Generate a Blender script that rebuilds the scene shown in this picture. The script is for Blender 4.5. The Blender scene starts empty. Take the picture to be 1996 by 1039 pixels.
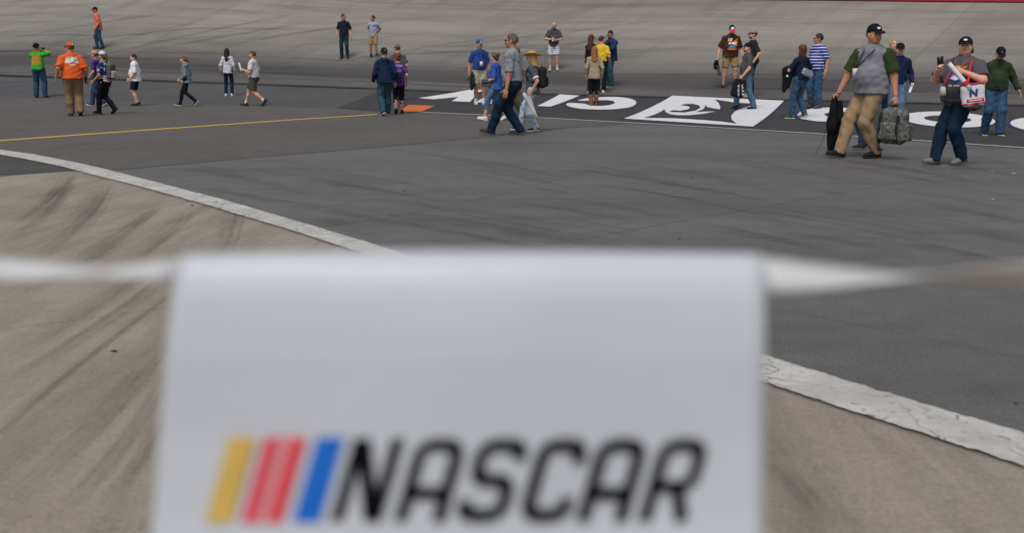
import bpy, bmesh, math, random
import numpy as np
from mathutils import Vector, Matrix
from mathutils.bvhtree import BVHTree
from mathutils.geometry import tessellate_polygon
random.seed(7); rng=np.random.RandomState(11)
scene=bpy.context.scene; COL=scene.collection
# ------------------------------------------------------------------ camera
F=1996*35/36; CH=1.25; TH=math.atan((519.5-124)/F); ct,st=math.cos(TH),math.sin(TH)
cam=bpy.data.cameras.new('camera'); camo=bpy.data.objects.new('camera',cam); COL.objects.link(camo)
camo.location=(0,0,CH); camo.rotation_euler=(math.pi/2-TH,0,0)
cam.lens=35; cam.sensor_width=36; cam.clip_start=.05; cam.clip_end=900
cam.dof.use_dof=True; cam.dof.focus_distance=19; cam.dof.aperture_fstop=3.6
scene.camera=camo
# ------------------------------------------------------------------ sky, sun, exposure (overcast)
SUN_EL,SUN_AZ=math.radians(58),math.radians(200)
w=bpy.data.worlds.new('World'); scene.world=w; w.use_nodes=True; nt=w.node_tree; nt.nodes.clear()
sky=nt.nodes.new('ShaderNodeTexSky'); sky.sky_type='NISHITA'; sky.sun_disc=False
sky.sun_elevation=SUN_EL; sky.sun_rotation=SUN_AZ; sky.air_density=1.0; sky.dust_density=4.0; sky.ozone_density=1.0
hs=nt.nodes.new('ShaderNodeHueSaturation'); hs.inputs['Saturation'].default_value=.34
bg=nt.nodes.new('ShaderNodeBackground'); bg.inputs['Strength'].default_value=.085
out=nt.nodes.new('ShaderNodeOutputWorld')
nt.links.new(sky.outputs[0],hs.inputs['Color']); nt.links.new(hs.outputs[0],bg.inputs['Color']); nt.links.new(bg.outputs[0],out.inputs[0])
sl=bpy.data.lights.new('sun','SUN'); sl.energy=1.0; sl.angle=math.radians(22); sl.color=(1,.97,.93)
so=bpy.data.objects.new('sun',sl); COL.objects.link(so); so.location=(0,-20,40)
sd=Vector((math.sin(SUN_AZ)*math.cos(SUN_EL),math.cos(SUN_AZ)*math.cos(SUN_EL),math.sin(SUN_EL)))
so.rotation_euler=sd.to_track_quat('Z','Y').to_euler()
scene.render.engine='CYCLES'; scene.cycles.transparent_max_bounces=48
vs=scene.view_settings; vs.view_transform='Standard'; vs.look='None'; vs.exposure=0.34; vs.gamma=1; vs.use_curve_mapping=False
# ------------------------------------------------------------------ terrain of the speedway
BX=[-60,-40,-30,-20,-10,0,6,12,20,40]
BY=[52,49,46,42.0,37.2,31.2,27.2,23.3,17.5,2.]
def yb(x): return sum(np.interp(x+d,BX,BY) for d in (-3,-1.5,0,1.5,3))/5
def sn(x,y):
    s=yb(x+.5)-yb(x-.5); return (y-yb(x))/math.sqrt(1+s*s)
def zb(x): return np.interp(x,[-22,-2,4,14],[.80,.38,.33,.30])
def zs(s,x):
    b=zb(x); b0=2*b/9; b1=np.interp(x,[-25,0,20],[.36,.285,.225])
    if s<-9: return 0.
    if s<0: return b*((s+9)/9)**2
    if s<5: return b+b0*s+(b1-b0)*s*s/10
    return b+b0*5+(b1-b0)*2.5+b1*(s-5)
def surf(x,y): return float(zs(sn(x,y),x))
def hit(px,py):
    u=(px-998)/F; v=(519.5-py)/F; d=np.array([u,ct+v*st,-st+v*ct]); t0=t=1.
    while t<140:
        if CH+d[2]*t-surf(d[0]*t,d[1]*t)<0: break
        t0=t; t+=.5
    a,b=t0,t
    for _ in range(24):
        m=(a+b)/2
        if CH+d[2]*m-surf(d[0]*m,d[1]*m)<0: b=m
        else: a=m
    return np.array([d[0]*a,d[1]*a,CH+d[2]*a])
# ------------------------------------------------------------------ materials
MAT={}
def lin(c):
    if isinstance(c,str):
        c=c.lstrip('#'); c=[int(c[i:i+2],16)/255 for i in (0,2,4)]
    return tuple((v/12.92 if v<=.04045 else ((v+.055)/1.055)**2.4) for v in c)
class NT:
    def __init__(s,name,rough=.8,spec=.3):
        s.m=bpy.data.materials.new(name); s.m.use_nodes=True; s.t=s.m.node_tree
        s.b=s.t.nodes['Principled BSDF']; s.b.inputs['Roughness'].default_value=rough
        s.b.inputs['Specular IOR Level'].default_value=spec
    def n(s,t,**k):
        o=s.t.nodes.new('ShaderNode'+t)
        for a,v in k.items(): setattr(o,a,v)
        return o
    def l(s,a,b): s.t.links.new(a,b)
    def coord(s,kind='Object',scale=(1,1,1),rot=(0,0,0)):
        c=s.n('TexCoord'); m=s.n('Mapping'); m.inputs['Scale'].default_value=scale; m.inputs['Rotation'].default_value=rot
        s.l(c.outputs[kind],m.inputs[0]); return m.outputs[0]
    def noise(s,co,scale,detail=4,rough=.55,dist=0):
        o=s.n('TexNoise'); o.inputs['Scale'].default_value=scale; o.inputs['Detail'].default_value=detail
        o.inputs['Roughness'].default_value=rough; o.inputs['Distortion'].default_value=dist
        s.l(co,o.inputs['Vector']); return o.outputs['Fac']
    def ramp(s,f,stops):
        o=s.n('ValToRGB'); e=o.color_ramp.elements
        while len(e)<len(stops): e.new(.5)
        for q,(p,c) in zip(e,stops):
            q.position=p; q.color=(*c,1) if not isinstance(c,(int,float)) else (c,c,c,1)
        s.l(f,o.inputs[0]); return o.outputs[0]
    def mix(s,f,a,b,mode='MIX'):
        o=s.n('Mix',data_type='RGBA',blend_type=mode)
        for v,i in ((f,0),(a,6),(b,7)):
            if isinstance(v,(int,float)): o.inputs[i].default_value=v if i==0 else (v,v,v,1)
            elif isinstance(v,tuple): o.inputs[i].default_value=(*v,1)
            else: s.l(v,o.inputs[i])
        return o.outputs[2]
    def math(s,op,a,b=0.,c=0.):
        o=s.n('Math',operation=op)
        for i,v in enumerate((a,b,c)):
            if isinstance(v,(int,float)): o.inputs[i].default_value=v
            else: s.l(v,o.inputs[i])
        return o.outputs[0]
    def col(s,c):
        if isinstance(c,tuple): s.b.inputs['Base Color'].default_value=(*c,1)
        else: s.l(c,s.b.inputs['Base Color'])
    def bump(s,h,strength=.3,dist=.01):
        o=s.n('Bump'); o.inputs['Strength'].default_value=strength; o.inputs['Distance'].default_value=dist
        s.l(h,o.inputs['Height']); s.l(o.outputs[0],s.b.inputs['Normal'])
def cloth(c,wear=.09,scale=14,rough=.9):
    key=('cloth',c,wear)
    if key in MAT: return MAT[key]
    N=NT('cloth',rough,.15); co=N.coord(); b=lin(c); sa=(max(b)-min(b))/(max(b)+.02); gy=sum(b)/3; b=tuple((v*.94+gy*.06)*(1-.14*sa) for v in b)
    f=N.noise(co,scale,5,.6); g=N.noise(co,160,2); hh=N.noise(N.coord(scale=(1,1,.55)),8,3,.5,.6)
    dk=tuple(v*(1-wear*1.6) for v in b); lt=tuple(min(1,v*(1+wear)+.004) for v in b)
    N.col(N.ramp(f,[(.3,dk),(.7,lt)])); N.bump(N.math('ADD',hh,N.math('MULTIPLY',g,.10)),.42,.03)
    MAT[key]=N.m; return N.m
def plain(c,rough=.6,spec=.3,name='paint'):
    key=('plain',c,rough)
    if key in MAT: return MAT[key]
    N=NT(name,rough,spec); co=N.coord(); b=lin(c); f=N.noise(co,25,4)
    N.col(N.ramp(f,[(.25,tuple(v*.86 for v in b)),(.75,tuple(min(1,v*1.08) for v in b))])); MAT[key]=N.m; return N.m
def skinmat(c):
    key=('skin',c)
    if key in MAT: return MAT[key]
    N=NT('skin',.55,.3); co=N.coord(); b=lin(c); f=N.noise(co,22,4)
    N.col(N.ramp(f,[(.3,(b[0]*.84,b[1]*.76,b[2]*.74)),(.7,b)])); N.b.inputs['Subsurface Weight'].default_value=.08
    N.b.inputs['Subsurface Radius'].default_value=(.01,.004,.002); MAT[key]=N.m; return N.m
def hairmat(c):
    key=('hair',c)
    if key in MAT: return MAT[key]
    N=NT('hair',.5,.35); co=N.coord(scale=(60,60,9)); b=lin(c); f=N.noise(co,1.6,4)
    N.col(N.ramp(f,[(.3,tuple(v*.5 for v in b)),(.7,tuple(min(1,v*1.35) for v in b))])); N.bump(f,.6,.02); MAT[key]=N.m; return N.m
def jeans(c):
    key=('jeans',c)
    if key in MAT: return MAT[key]
    N=NT('denim',.9,.12); co=N.coord(); b=lin(c)
    f=N.noise(co,7,5,.6,.4); g=N.noise(co,30,4,.6)
    b=tuple(.82*v+.18*sum(b)/3 for v in b); lt=tuple(min(1,v*1.2+.01) for v in b); dk=tuple(v*.6 for v in b)
    N.col(N.mix(N.math('MULTIPLY',g,.45),N.ramp(f,[(.3,dk),(.52,b),(.75,lt)]),dk)); N.bump(g,.5,.02); MAT[key]=N.m; return N.m
def patterned(name,build):
    if name in MAT: return MAT[name]
    N=NT(name,.88,.15); build(N); MAT[name]=N.m; return N.m
# ------------------------------------------------------------------ mesh helpers
def mesh_obj(name,v,f,mat,parent=None,smooth=True,uv=None):
    me=bpy.data.meshes.new(name); me.from_pydata([tuple(map(float,p)) for p in v],[],[tuple(map(int,q)) for q in f])
    if smooth: me.polygons.foreach_set('use_smooth',np.ones(len(me.polygons),bool))
    if uv is not None:
        L=me.uv_layers.new(name='UVMap'); idx=np.zeros(len(me.loops),int); me.loops.foreach_get('vertex_index',idx)
        L.data.foreach_set('uv',np.asarray(uv,float)[idx].ravel())
    if mat: me.materials.append(mat)
    me.update(); o=bpy.data.objects.new(name,me); COL.objects.link(o)
    if parent: o.parent=parent
    return o
def tag(o,label=None,cat=None,group=None,kind=None):
    for k,v in (('label',label),('category',cat),('group',group),('kind',kind)):
        if v: o[k]=v
    return o
def grid_faces(n,m):
    i=np.arange(n-1)[:,None]; j=np.arange(m-1)[None]
    a=(i*m+j); return np.stack([a,a+m,a+m+1,a+1],-1).reshape(-1,4)
def W(p):
    return np.array(p[1:3],float) if p[0]=='w' else hit(*p)[:2]
def resample(P,n):
    P=np.asarray(P,float); d=np.r_[0,np.cumsum(np.linalg.norm(np.diff(P,axis=0),axis=1))]
    t=np.linspace(0,d[-1],n); return np.stack([np.interp(t,d,P[:,k]) for k in range(P.shape[1])],1)
def smooth_line(P,n,it=2):
    P=np.asarray(P,float)
    for _ in range(it):
        q=[P[0]]
        for a,b in zip(P[:-1],P[1:]): q+= [a*.75+b*.25,a*.25+b*.75]
        q.append(P[-1]); P=np.array(q)
    return resample(P,n)
def loft(name,A,B,n,m,off,mat,parent=None,smoothit=0):
    A=[W(p) for p in A]; B=[W(p) for p in B]
    A=smooth_line(A,n,smoothit) if smoothit else resample(A,n); B=smooth_line(B,n,smoothit) if smoothit else resample(B,n)
    v=[]
    for a,b in zip(A,B):
        for t in np.linspace(0,1,m):
            p=a*(1-t)+b*t; v.append((p[0],p[1],surf(*p)+off))
    f=grid_faces(n,m)
    if (np.cross(np.r_[A[1]-A[0],0],np.r_[B[0]-A[0],0])[2])<0: f=f[:,::-1]
    return mesh_obj(name,v,f,mat,parent,True)
def strip(name,pts,width,off,mat,parent=None,n=40,sm=2):
    P=smooth_line([W(p) for p in pts],n,sm); t=np.gradient(P,axis=0); t/=np.linalg.norm(t,axis=1)[:,None]+1e-9
    nn=np.stack([-t[:,1],t[:,0]],1); wd=np.broadcast_to(np.asarray(width,float),(n,)) if np.ndim(width) else np.full(n,width)
    v=[];uv=[];d=np.r_[0,np.cumsum(np.linalg.norm(np.diff(P,axis=0),axis=1))]; fd=[]
    for i in range(n):
        for j in range(4):
            q=P[i]+nn[i]*wd[i]*(.5-j/3); v.append((q[0],q[1],surf(*q)+off)); uv.append((d[i],j/3)); fd.append(min(1,3.*min(i,n-1-i)/(n-1)))
    o=mesh_obj(name,v,grid_faces(n,4)[:,::1],mat,parent,True,uv); o.data.attributes.new('fade','FLOAT','POINT').data.foreach_set('value',fd); return o
def poly_sheet(name,xy,off,mat,parent=None,cell=.7):
    bm=bmesh.new(); vs_=[bm.verts.new((x,y,0)) for x,y in xy]
    tri=tessellate_polygon([[Vector((x,y,0)) for x,y in xy]])
    for t in tri:
        try: bm.faces.new([vs_[i] for i in t])
        except ValueError: pass
    for _ in range(4):
        e=[q for q in bm.edges if q.calc_length()>cell]
        if not e: break
        bmesh.ops.subdivide_edges(bm,edges=e,cuts=1,use_grid_fill=False); bmesh.ops.triangulate(bm,faces=bm.faces[:])
    bmesh.ops.recalc_face_normals(bm,faces=bm.faces[:])
    for q in bm.verts: q.co.z=surf(q.co.x,q.co.y)+off
    if bm.faces and sum(q.normal.z for q in bm.faces)<0: bmesh.ops.reverse_faces(bm,faces=bm.faces[:])
    me=bpy.data.meshes.new(name); bm.to_mesh(me); bm.free(); me.materials.append(mat)
    o=bpy.data.objects.new(name,me); COL.objects.link(o)
    if parent: o.parent=parent
    return o
# ------------------------------------------------------------------ ground materials
def asphalt(name,base,warm,streak=.25,rot=0.,patch=.5,rough=.85,spec=.25):
    N=NT(name,rough,spec); co=N.coord(); cs=N.coord(scale=(.16,1.4,1),rot=(0,0,rot))
    f=N.noise(co,.35,5,.6,.3); s=N.noise(cs,1.2,6,.6,.2); g=N.noise(co,55,3,.7); sp=N.noise(co,160,2,.6)
    b=tuple(base*q for q in warm)
    c=N.ramp(f,[(.25,tuple(v*(1-.35*patch) for v in b)),(.75,tuple(v*(1+.4*patch) for v in b))])
    c=N.mix(N.math('MULTIPLY',N.ramp(s,[(.4,0.),(.75,1.)]),streak),c,tuple(v*1.6 for v in b))
    c=N.mix(N.math('MULTIPLY',N.ramp(s,[(.25,1.),(.46,0.)]),streak),c,tuple(v*.5 for v in b))
    mm=N.noise(co,4.5,5,.65); c=N.mix(.5,c,N.ramp(mm,[(.3,.7),(.7,1.3)]),'MULTIPLY'); c=N.mix(.75,c,N.ramp(g,[(.3,.5),(.7,1.5)]),'MULTIPLY')
    c=N.mix(N.ramp(sp,[(.62,0.),(.72,.45)]),c,tuple(min(1,v*2.2) for v in b))
    N.col(c); N.bump(N.math('ADD',g,N.math('MULTIPLY',sp,.6)),.55,.006); return N.m
M_dark=asphalt('weathered_asphalt',.094,(1.03,1.0,.965),.42,math.radians(-12),.4,.60,.55)
M_brown=asphalt('brown_asphalt',.090,(1.06,1.0,.93),.2,math.radians(12),.3)
M_apron=asphalt('apron_asphalt',.074,(.98,1.0,1.05),.3,math.radians(30),.35)
M_black=asphalt('new_asphalt',.044,(.98,1.0,1.05),.2,math.radians(38),.3)
M_blackpad=asphalt('sealed_asphalt',.062,(1.0,1.0,1.0),.2,0,.5)
def pad_mat():
    N=NT('tan_concrete',.85,.25); co=N.coord(); cs=N.coord(scale=(2.2,.22,1),rot=(0,0,math.radians(-28)))
    f=N.noise(co,.8,6,.62,.4); s=N.noise(cs,1.5,7,.65,.15); g=N.noise(co,70,3,.7); h=N.noise(co,9,6,.7)
    c=N.ramp(f,[(.25,(.215,.188,.153)),(.5,(.278,.246,.202)),(.78,(.335,.302,.252))])
    c=N.mix(N.ramp(s,[(.45,0.),(.72,.55)]),c,(.10,.09,.08))
    c=N.mix(N.ramp(h,[(.55,0.),(.72,.4)]),c,(.13,.11,.095))
    c=N.mix(.5,c,N.ramp(g,[(.3,.6),(.7,1.4)]),'MULTIPLY')
    N.col(c); N.bump(N.math('ADD',g,N.math('MULTIPLY',h,.7)),.5,.006); return N.m
M_pad=pad_mat()
def bank_mat():
    N=NT('banked_concrete',.85,.25); co=N.coord('UV'); cs=N.coord('UV',(.10,1.1,1)); c2=N.coord('UV',(.35,4.5,1))
    cd=N.coord('UV',(.5,.10,1),(0,0,.5))
    sx=N.n('SeparateXYZ'); N.l(co,sx.inputs[0]); v=sx.outputs[1]
    a=N.noise(cs,1.,6,.6,.4); b=N.noise(c2,1.,6,.7,.2); g=N.noise(co,28,4,.7); d=N.noise(cd,1.5,5,.6,.3); big=N.noise(co,.16,3,.5)
    c=N.ramp(b,[(.2,(.19,.182,.17)),(.5,(.255,.236,.209)),(.8,(.32,.296,.26))])
    c=N.mix(N.ramp(a,[(.44,0.),(.68,.7)]),c,(.115,.11,.102))
    c=N.mix(N.ramp(d,[(.45,0.),(.72,.55)]),c,(.125,.12,.113))
    c=N.mix(N.ramp(big,[(.35,.0),(.65,.3)]),c,(.39,.355,.31))
    vv=N.math('ADD',v,N.math('MULTIPLY',N.math('SUBTRACT',a,.5),1.5))
    m=N.ramp(N.math('DIVIDE',vv,10.),[(0.,.84),(.08,.70),(.17,.74),(.23,.95),(.34,.90),(.43,.62),(.56,.36),(.95,.08)])
    c=N.mix(m,c,(.056,.055,.056))
    c=N.mix(.4,c,N.ramp(g,[(.3,.65),(.7,1.35)]),'MULTIPLY')
    oi=N.n('ObjectInfo'); c=N.mix(1.,c,N.ramp(oi.outputs['Random'],[(0.,.93),(1.,1.06)]),'MULTIPLY')
    N.col(c); N.bump(N.math('ADD',g,b),.5,.01); return N.m
M_bank=bank_mat()
def worn_white():
    N=NT('worn_white_paint',.7,.3); co=N.coord(); f=N.noise(co,3.2,7,.68,.8); g=N.noise(co,26,5,.7); k=N.n('TexVoronoi',feature='DISTANCE_TO_EDGE'); k.inputs['Scale'].default_value=2.6
    wv=N.n('VectorMath',operation='ADD'); sc=N.n('VectorMath',operation='SCALE'); sc.inputs['Scale'].default_value=.5
    nz=N.n('TexNoise'); nz.inputs['Scale'].default_value=5; N.l(co,nz.inputs['Vector']); N.l(nz.outputs['Color'],sc.inputs[0]); N.l(co,wv.inputs[0]); N.l(sc.outputs[0],wv.inputs[1]); N.l(wv.outputs[0],k.inputs['Vector'])
    c=N.ramp(f,[(.3,(.34,.325,.30)),(.6,(.52,.51,.48))])
    c=N.mix(N.ramp(g,[(.57,0.),(.68,.7)]),c,(.2,.19,.178))
    cr=N.math('MULTIPLY',N.ramp(k.outputs['Distance'],[(.0,1.),(.022,0.)]),N.ramp(f,[(.46,0.),(.56,1.)]))
    c=N.mix(cr,c,(.05,.05,.055)); N.col(c); N.bump(N.math('SUBTRACT',g,cr),.6,.006); return N.m
M_worn=worn_white()
def paintmat(name,c,edge=.25):
    N=NT(name,.6,.3); co=N.coord(); b=c; f=N.noise(co,6,6,.65); g=N.noise(co,60,3,.7)
    q=N.ramp(f,[(.3,tuple(v*.84 for v in b)),(.7,b)]); q=N.mix(N.ramp(N.noise(N.coord(scale=(.5,3,1),rot=(0,0,.6)),2.,5,.65),[(.5,0.),(.75,.3)]),q,tuple(v*.5 for v in b)); q=N.mix(N.ramp(g,[(.64,0.),(.74,edge)]),q,(.08,.08,.085)); N.col(q); N.bump(g,.35,.004); return N.m
M_white=paintmat('white_paint',(.74,.745,.76),.2); M_navy=paintmat('navy_paint',(.018,.022,.085)); M_yel=paintmat('yellow_paint',(.72,.42,.05),.4)
M_org=paintmat('orange_paint',(.66,.155,.03)); M_line=paintmat('line_paint',(.62,.61,.585),.4)
def mark_mat(name,col,amt,lo=.42,hi=.7,fade=True):
    N=NT(name,.85,.2); N.col(col); co=N.coord('UV',(.55,3,1)); c3=N.coord(); uv=N.coord('UV'); sx=N.n('SeparateXYZ'); N.l(uv,sx.inputs[0])
    n=N.noise(co,1.4,6,.7,.3); g=N.noise(c3,30,4,.7)
    e=N.math('SUBTRACT',1.,N.math('ABSOLUTE',N.math('SUBTRACT',N.math('MULTIPLY',sx.outputs[1],2.),1.)))
    e=N.ramp(e,[(0.,0.),(.7,1.)])
    a=N.math('MULTIPLY',N.math('MULTIPLY',N.ramp(n,[(lo-.2,.15),(hi,1.)]),e),amt); a=N.math('MULTIPLY',a,N.ramp(g,[(.3,.45),(.7,1.)]))
    if fade:
        at=N.n('Attribute'); at.attribute_name='fade'; a=N.math('MULTIPLY',a,at.outputs['Fac'])
    N.l(a,N.b.inputs['Alpha']); return N.m
M_tyre=mark_mat('rubber_mark',(.06,.057,.054),.2); M_faint=mark_mat('rubber_film',(.05,.05,.052),.22); M_scuff=mark_mat('pale_scuff',(.27,.262,.25),.5,.5,.75); M_crack=mark_mat('crack',(.022,.022,.023),.75,.5,.72,False)
M_soft=mark_mat('rubber_haze',(.045,.045,.046),.32)
# ------------------------------------------------------------------ setting
tag(mesh_obj('ground',[(-400,-300,-.06),(400,-300,-.06),(400,500,-.06),(-400,500,-.06)],[(0,1,2,3)],M_dark,None,False),kind='structure')
xs=np.r_[np.linspace(-60,-26,30),np.linspace(-25.5,18,110),np.linspace(18.6,40,36)]
def sheet_uv(name,xs,s0,s1,m,off,mat,parent=None,tgap=0):
    v=[];uv=[]
    for x in xs:
        k=yb(x+.5)-yb(x-.5); q=math.sqrt(1+k*k); n=(-k/q,1/q); t=TLEN(x)
        for s in np.linspace(s0,s1,m):
            X=x+n[0]*s; Y=yb(x)+n[1]*s; v.append((X,Y,surf(X,Y)+off)); uv.append((t,s))
    return mesh_obj(name,v,grid_faces(len(xs),m)[:,::1],mat,parent,True,uv)
_tx=np.linspace(-70,50,1201); _ty=np.array([yb(x) for x in _tx]); _tl=np.r_[0,np.cumsum(np.hypot(np.diff(_tx),np.diff(_ty)))]
def TLEN(x): return float(np.interp(x,_tx,_tl))
def XT(t): return float(np.interp(t,_tl,_tx))
# infield pavement sheet: from behind the camera up to the foot of the banking
v=[]
for x in xs:
    y1=yb(x)
    for t in np.linspace(0,1,90): 
        y=-25*(1-t)**1.0+y1*t if y1>-25 else y1
        v.append((x,y,surf(x,y)))
asph=tag(mesh_obj('infield_pavement',v,grid_faces(len(xs),90),M_dark),kind='structure')
# brown asphalt wedge
brown=tag(loft('brown_pavement',[(-1500,196),(-400,192),(0,189),(270,197),(530,206),(700,213),(735,217),(842,219.5),(1000,226.5),(1250,237)],[('w',-26,9.2),(-400,385),(0,345),(235,331),(500,307),(740,287),(860,276),(960,266),(1100,250),(1250,238)],90,26,.004,M_brown),kind='structure')
# apron
apron=tag(sheet_uv('track_apron',[XT(t) for t in np.linspace(TLEN(-45),TLEN(30),150)],-4.2,-.0,9,.006,M_apron),kind='structure')
apron2=tag(loft('apron_lane',[(-300,181),(0,190),(270,198),(530,206.5),(700,213.5),(735,217.5)],[(-300,168),(0,173),(270,181),(530,188),(700,193),(760,195)],50,8,.0045,M_apron),kind='structure')
blackA=[(655,210.5),(735,217.5),(842,219.3),(1000,226.4),(1220,238.7),(1460,252),(1660,264.6),(1996,288.3),('w',9.5,13.0),('w',16,8)]
ll=[]
for px in (742,800,900,1000,1120,1280,1440,1600,1760,1900): 
    for py in np.arange(150,240,.5):
        p=hit(px,py)
        if sn(p[0],p[1])<-.12: ll.append(('w',p[0],p[1])); break
ll+= [('w',14,yb(14)-.2),('w',21,yb(21)-.2)]
track=tag(loft('track_lane',blackA,ll,90,18,.011,M_black),kind='structure')
# banked racing surface: concrete slabs over a dark bed
tag(sheet_uv('banking',[XT(t) for t in np.linspace(TLEN(-45),TLEN(30),120)],.0,19.5,30,-.02,M_soft if False else M_blackpad),kind='structure')
bank=bpy.data.objects['banking']
t=TLEN(-45); T1=TLEN(30); si=0
while t<T1:
    L=4.4+.5*random.random(); xs_=[XT(q) for q in np.linspace(t+.005,min(t+L,T1)-.005,9)]
    for (s0,s1,mm) in ((.03,7.10,14),(7.112,19.2,18)):
        sheet_uv('concrete_slab',xs_,s0,s1,mm,.004*random.random(),M_bank,bank)
    t+=L
# rubber haze and skids on the banking
def bank_strip(name,t0,t1,s0,s1,width,mat,n=40,bow=0):
    pts=[]
    for q in np.linspace(0,1,12):
        x=XT(t0+(t1-t0)*q); s=s0+(s1-s0)*q+bow*math.sin(q*math.pi); k=yb(x+.5)-yb(x-.5); r=math.sqrt(1+k*k); pts.append(('w',x-k/r*s,yb(x)+s/r))
    return strip(name,pts,width,.012+.006*random.random(),mat,bank,n,1)
tA,tB=TLEN(-30),TLEN(16)
for k_ in range(3): bank_strip('rubber_band',TLEN(-42),TLEN(28),-.22+.1*k_,-.22+.1*k_,.5,M_crack,160)
for i in range(60):
    a=TLEN(-26)+random.random()*(TLEN(14)-TLEN(-26)); s=.15+1.1*random.random(); bank_strip('scrape',a,a+.8+2.2*random.random(),s,s+random.uniform(-.15,.35),.05+.06*random.random(),M_scuff,12)
for i in range(60):
    a=tA+(tB-tA)*random.random(); L=5+12*random.random(); s=abs(random.gauss(2.0,2.6)); 
    bank_strip('rubber_streak',a,a+L,s,max(.2,s+random.uniform(-.8,1.2)),.08+.35*random.random(),M_soft)
for i in range(14):
    a=TLEN(-30)+random.random()*30; bank_strip('rubber_streak',a,a+5+7*random.random(),2+4*random.random(),8+6*random.random(),.1+.5*random.random(),M_soft)
for i in range(16):
    a=TLEN(-2)+random.random()*16; s=.3+random.random(); bank_strip('scrape',a,a+.5+.6*random.random(),s,s+1.2+1.5*random.random(),.06,M_scuff,14)
# retaining wall on top of the banking (red barrier with a dark foot)
v=[];f=[]
def WS(x):   # distance up the banking where the barrier stands
    k=yb(x+.5)-yb(x-.5); r=math.sqrt(1+k*k); lo,hi=8.,22.; tg=float(np.interp(x,[-3,5,10],[16.05,15.9,15.5]))
    for _ in range(20):
        m=(lo+hi)/2
        if sn(x-k/r*m,yb(x)+m/r)<tg: lo=m
        else: hi=m
    return min(lo,18.9)
def wall_part(name,s0,s1,h0,h1,mat,parent):
    pr=[(s0,h0),(s1,h0),(s1,h1),(s0,h1)]; xx=[XT(q) for q in np.linspace(TLEN(-45),TLEN(30),140)]; v=[]
    for x in xx:
        k=yb(x+.5)-yb(x-.5); r=math.sqrt(1+k*k); s_=WS(x); bz=surf(x-k/r*s_,yb(x)+s_/r)
        for s,h in pr: v.append((x-k/r*(s+s_),yb(x)+(s+s_)/r,bz+h))
    f=[]
    for i in range(len(xx)-1):
        for j in range(4): a=i*4+j; b=i*4+(j+1)%4; f.append((a,b,b+4,a+4))
    f+= [(0,3,2,1),tuple(len(v)-4+q for q in (0,1,2,3))]
    return mesh_obj(name,v,f,mat,parent,False)
wall=tag(bpy.data.objects.new('safety_barrier',None),'long red safety barrier along the top of the banking','barrier'); COL.objects.link(wall)
wall_part('foot',0,.3,-.4,.05,plain('#1c1c20'),wall); wall_part('rail',.03,.5,.052,1.1,plain('#b02a34',.5),wall)
# concrete pit pad with the worn painted kerb line
lineTop=[(-900,262),(-300,280),(0,293),(65,302),(145,317.5),(200,330),(300,356),(430,390),(600,440),(820,507.5),(1100,590),(1493,699),(1700,764),(1996,852),(2600,1035),(3400,1290)]
lineBot=[(-900,266),(-300,285),(-15,300),(48,311),(125,327),(175,341),(268,364),(390,398),(550,446),(760,514),(1030,602),(1420,728),(1620,795),(1900,885),(2450,1068),(3200,1340)]
def paired(name,A,B,k,m,off,mat,parent=None,rag=.0):
    A=[W(p) for p in A]; B=[W(p) for p in B]; v=[]; rows=0; r2=random.Random(5)
    for i in range(len(A)-1):
        for q in range(k):
            t=q/k; a=A[i]*(1-t)+A[i+1]*t; b=B[i]*(1-t)+B[i+1]*t; d=(b-a)/np.linalg.norm(b-a); a=a+d*r2.gauss(0,rag); b=b+d*r2.gauss(0,rag)
            for u in np.linspace(0,1,m): p=a*(1-u)+b*u; v.append((p[0],p[1],surf(*p)+off))
            rows+=1
    return mesh_obj(name,v,grid_faces(rows,m)[:,::-1],mat,parent,True)
def clampw(L): return [('w',*W(p)) for p in L]
padtop=[('w',-30,8.6),(-500,372),(-200,357),(0,344.5),(150,333)]+[(x,y-3) for x,y in lineBot[5:]]
pad=tag(loft('pit_concrete',padtop,[('w',-30,-20),('w',-12,-20),('w',-8,-20),('w',-6,-20),('w',-5,-20),('w',-3,-20),('w',-1,-20),('w',0,-20),('w',1,-20),('w',3,-18),('w',5,-14),('w',6,-8),('w',6,-3),('w',5,.2)],120,40,.005,M_pad),kind='structure')
tag(loft('sealed_pavement',[(-900,258),(-300,279),(0,298),(90,311),(150,326)],[(-900,395),(-300,362),(0,344.5),(90,337),(152,333)],30,8,.0075,M_blackpad),kind='structure')
kerb=tag(paired('painted_kerb_line',lineTop,lineBot,26,6,.014,M_worn,None,.004),kind='structure')
strip('kerb_joint',[(x-1,y+2) for x,y in lineBot[3:]],.022,.0115,M_crack,pad,260,1)
# painted lines
tag(strip('yellow_line',[(-500,309),(0,275),(200,260),(400,246),(600,231.5),(735,223)],.21,.0095,M_yel,None,80),kind='structure')
tag(strip('white_line',[(820,219),(1000,227.2),(1220,239.5),(1460,253.3),(1660,265.8),(1996,289.5),(2400,318)],.09,.017,M_line,None,90),kind='structure')
poly_sheet('orange_patch',[W(p) for p in [(777,218.4),(796,205),(847,206.8),(819,219)]],.017,M_org,track)
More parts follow.
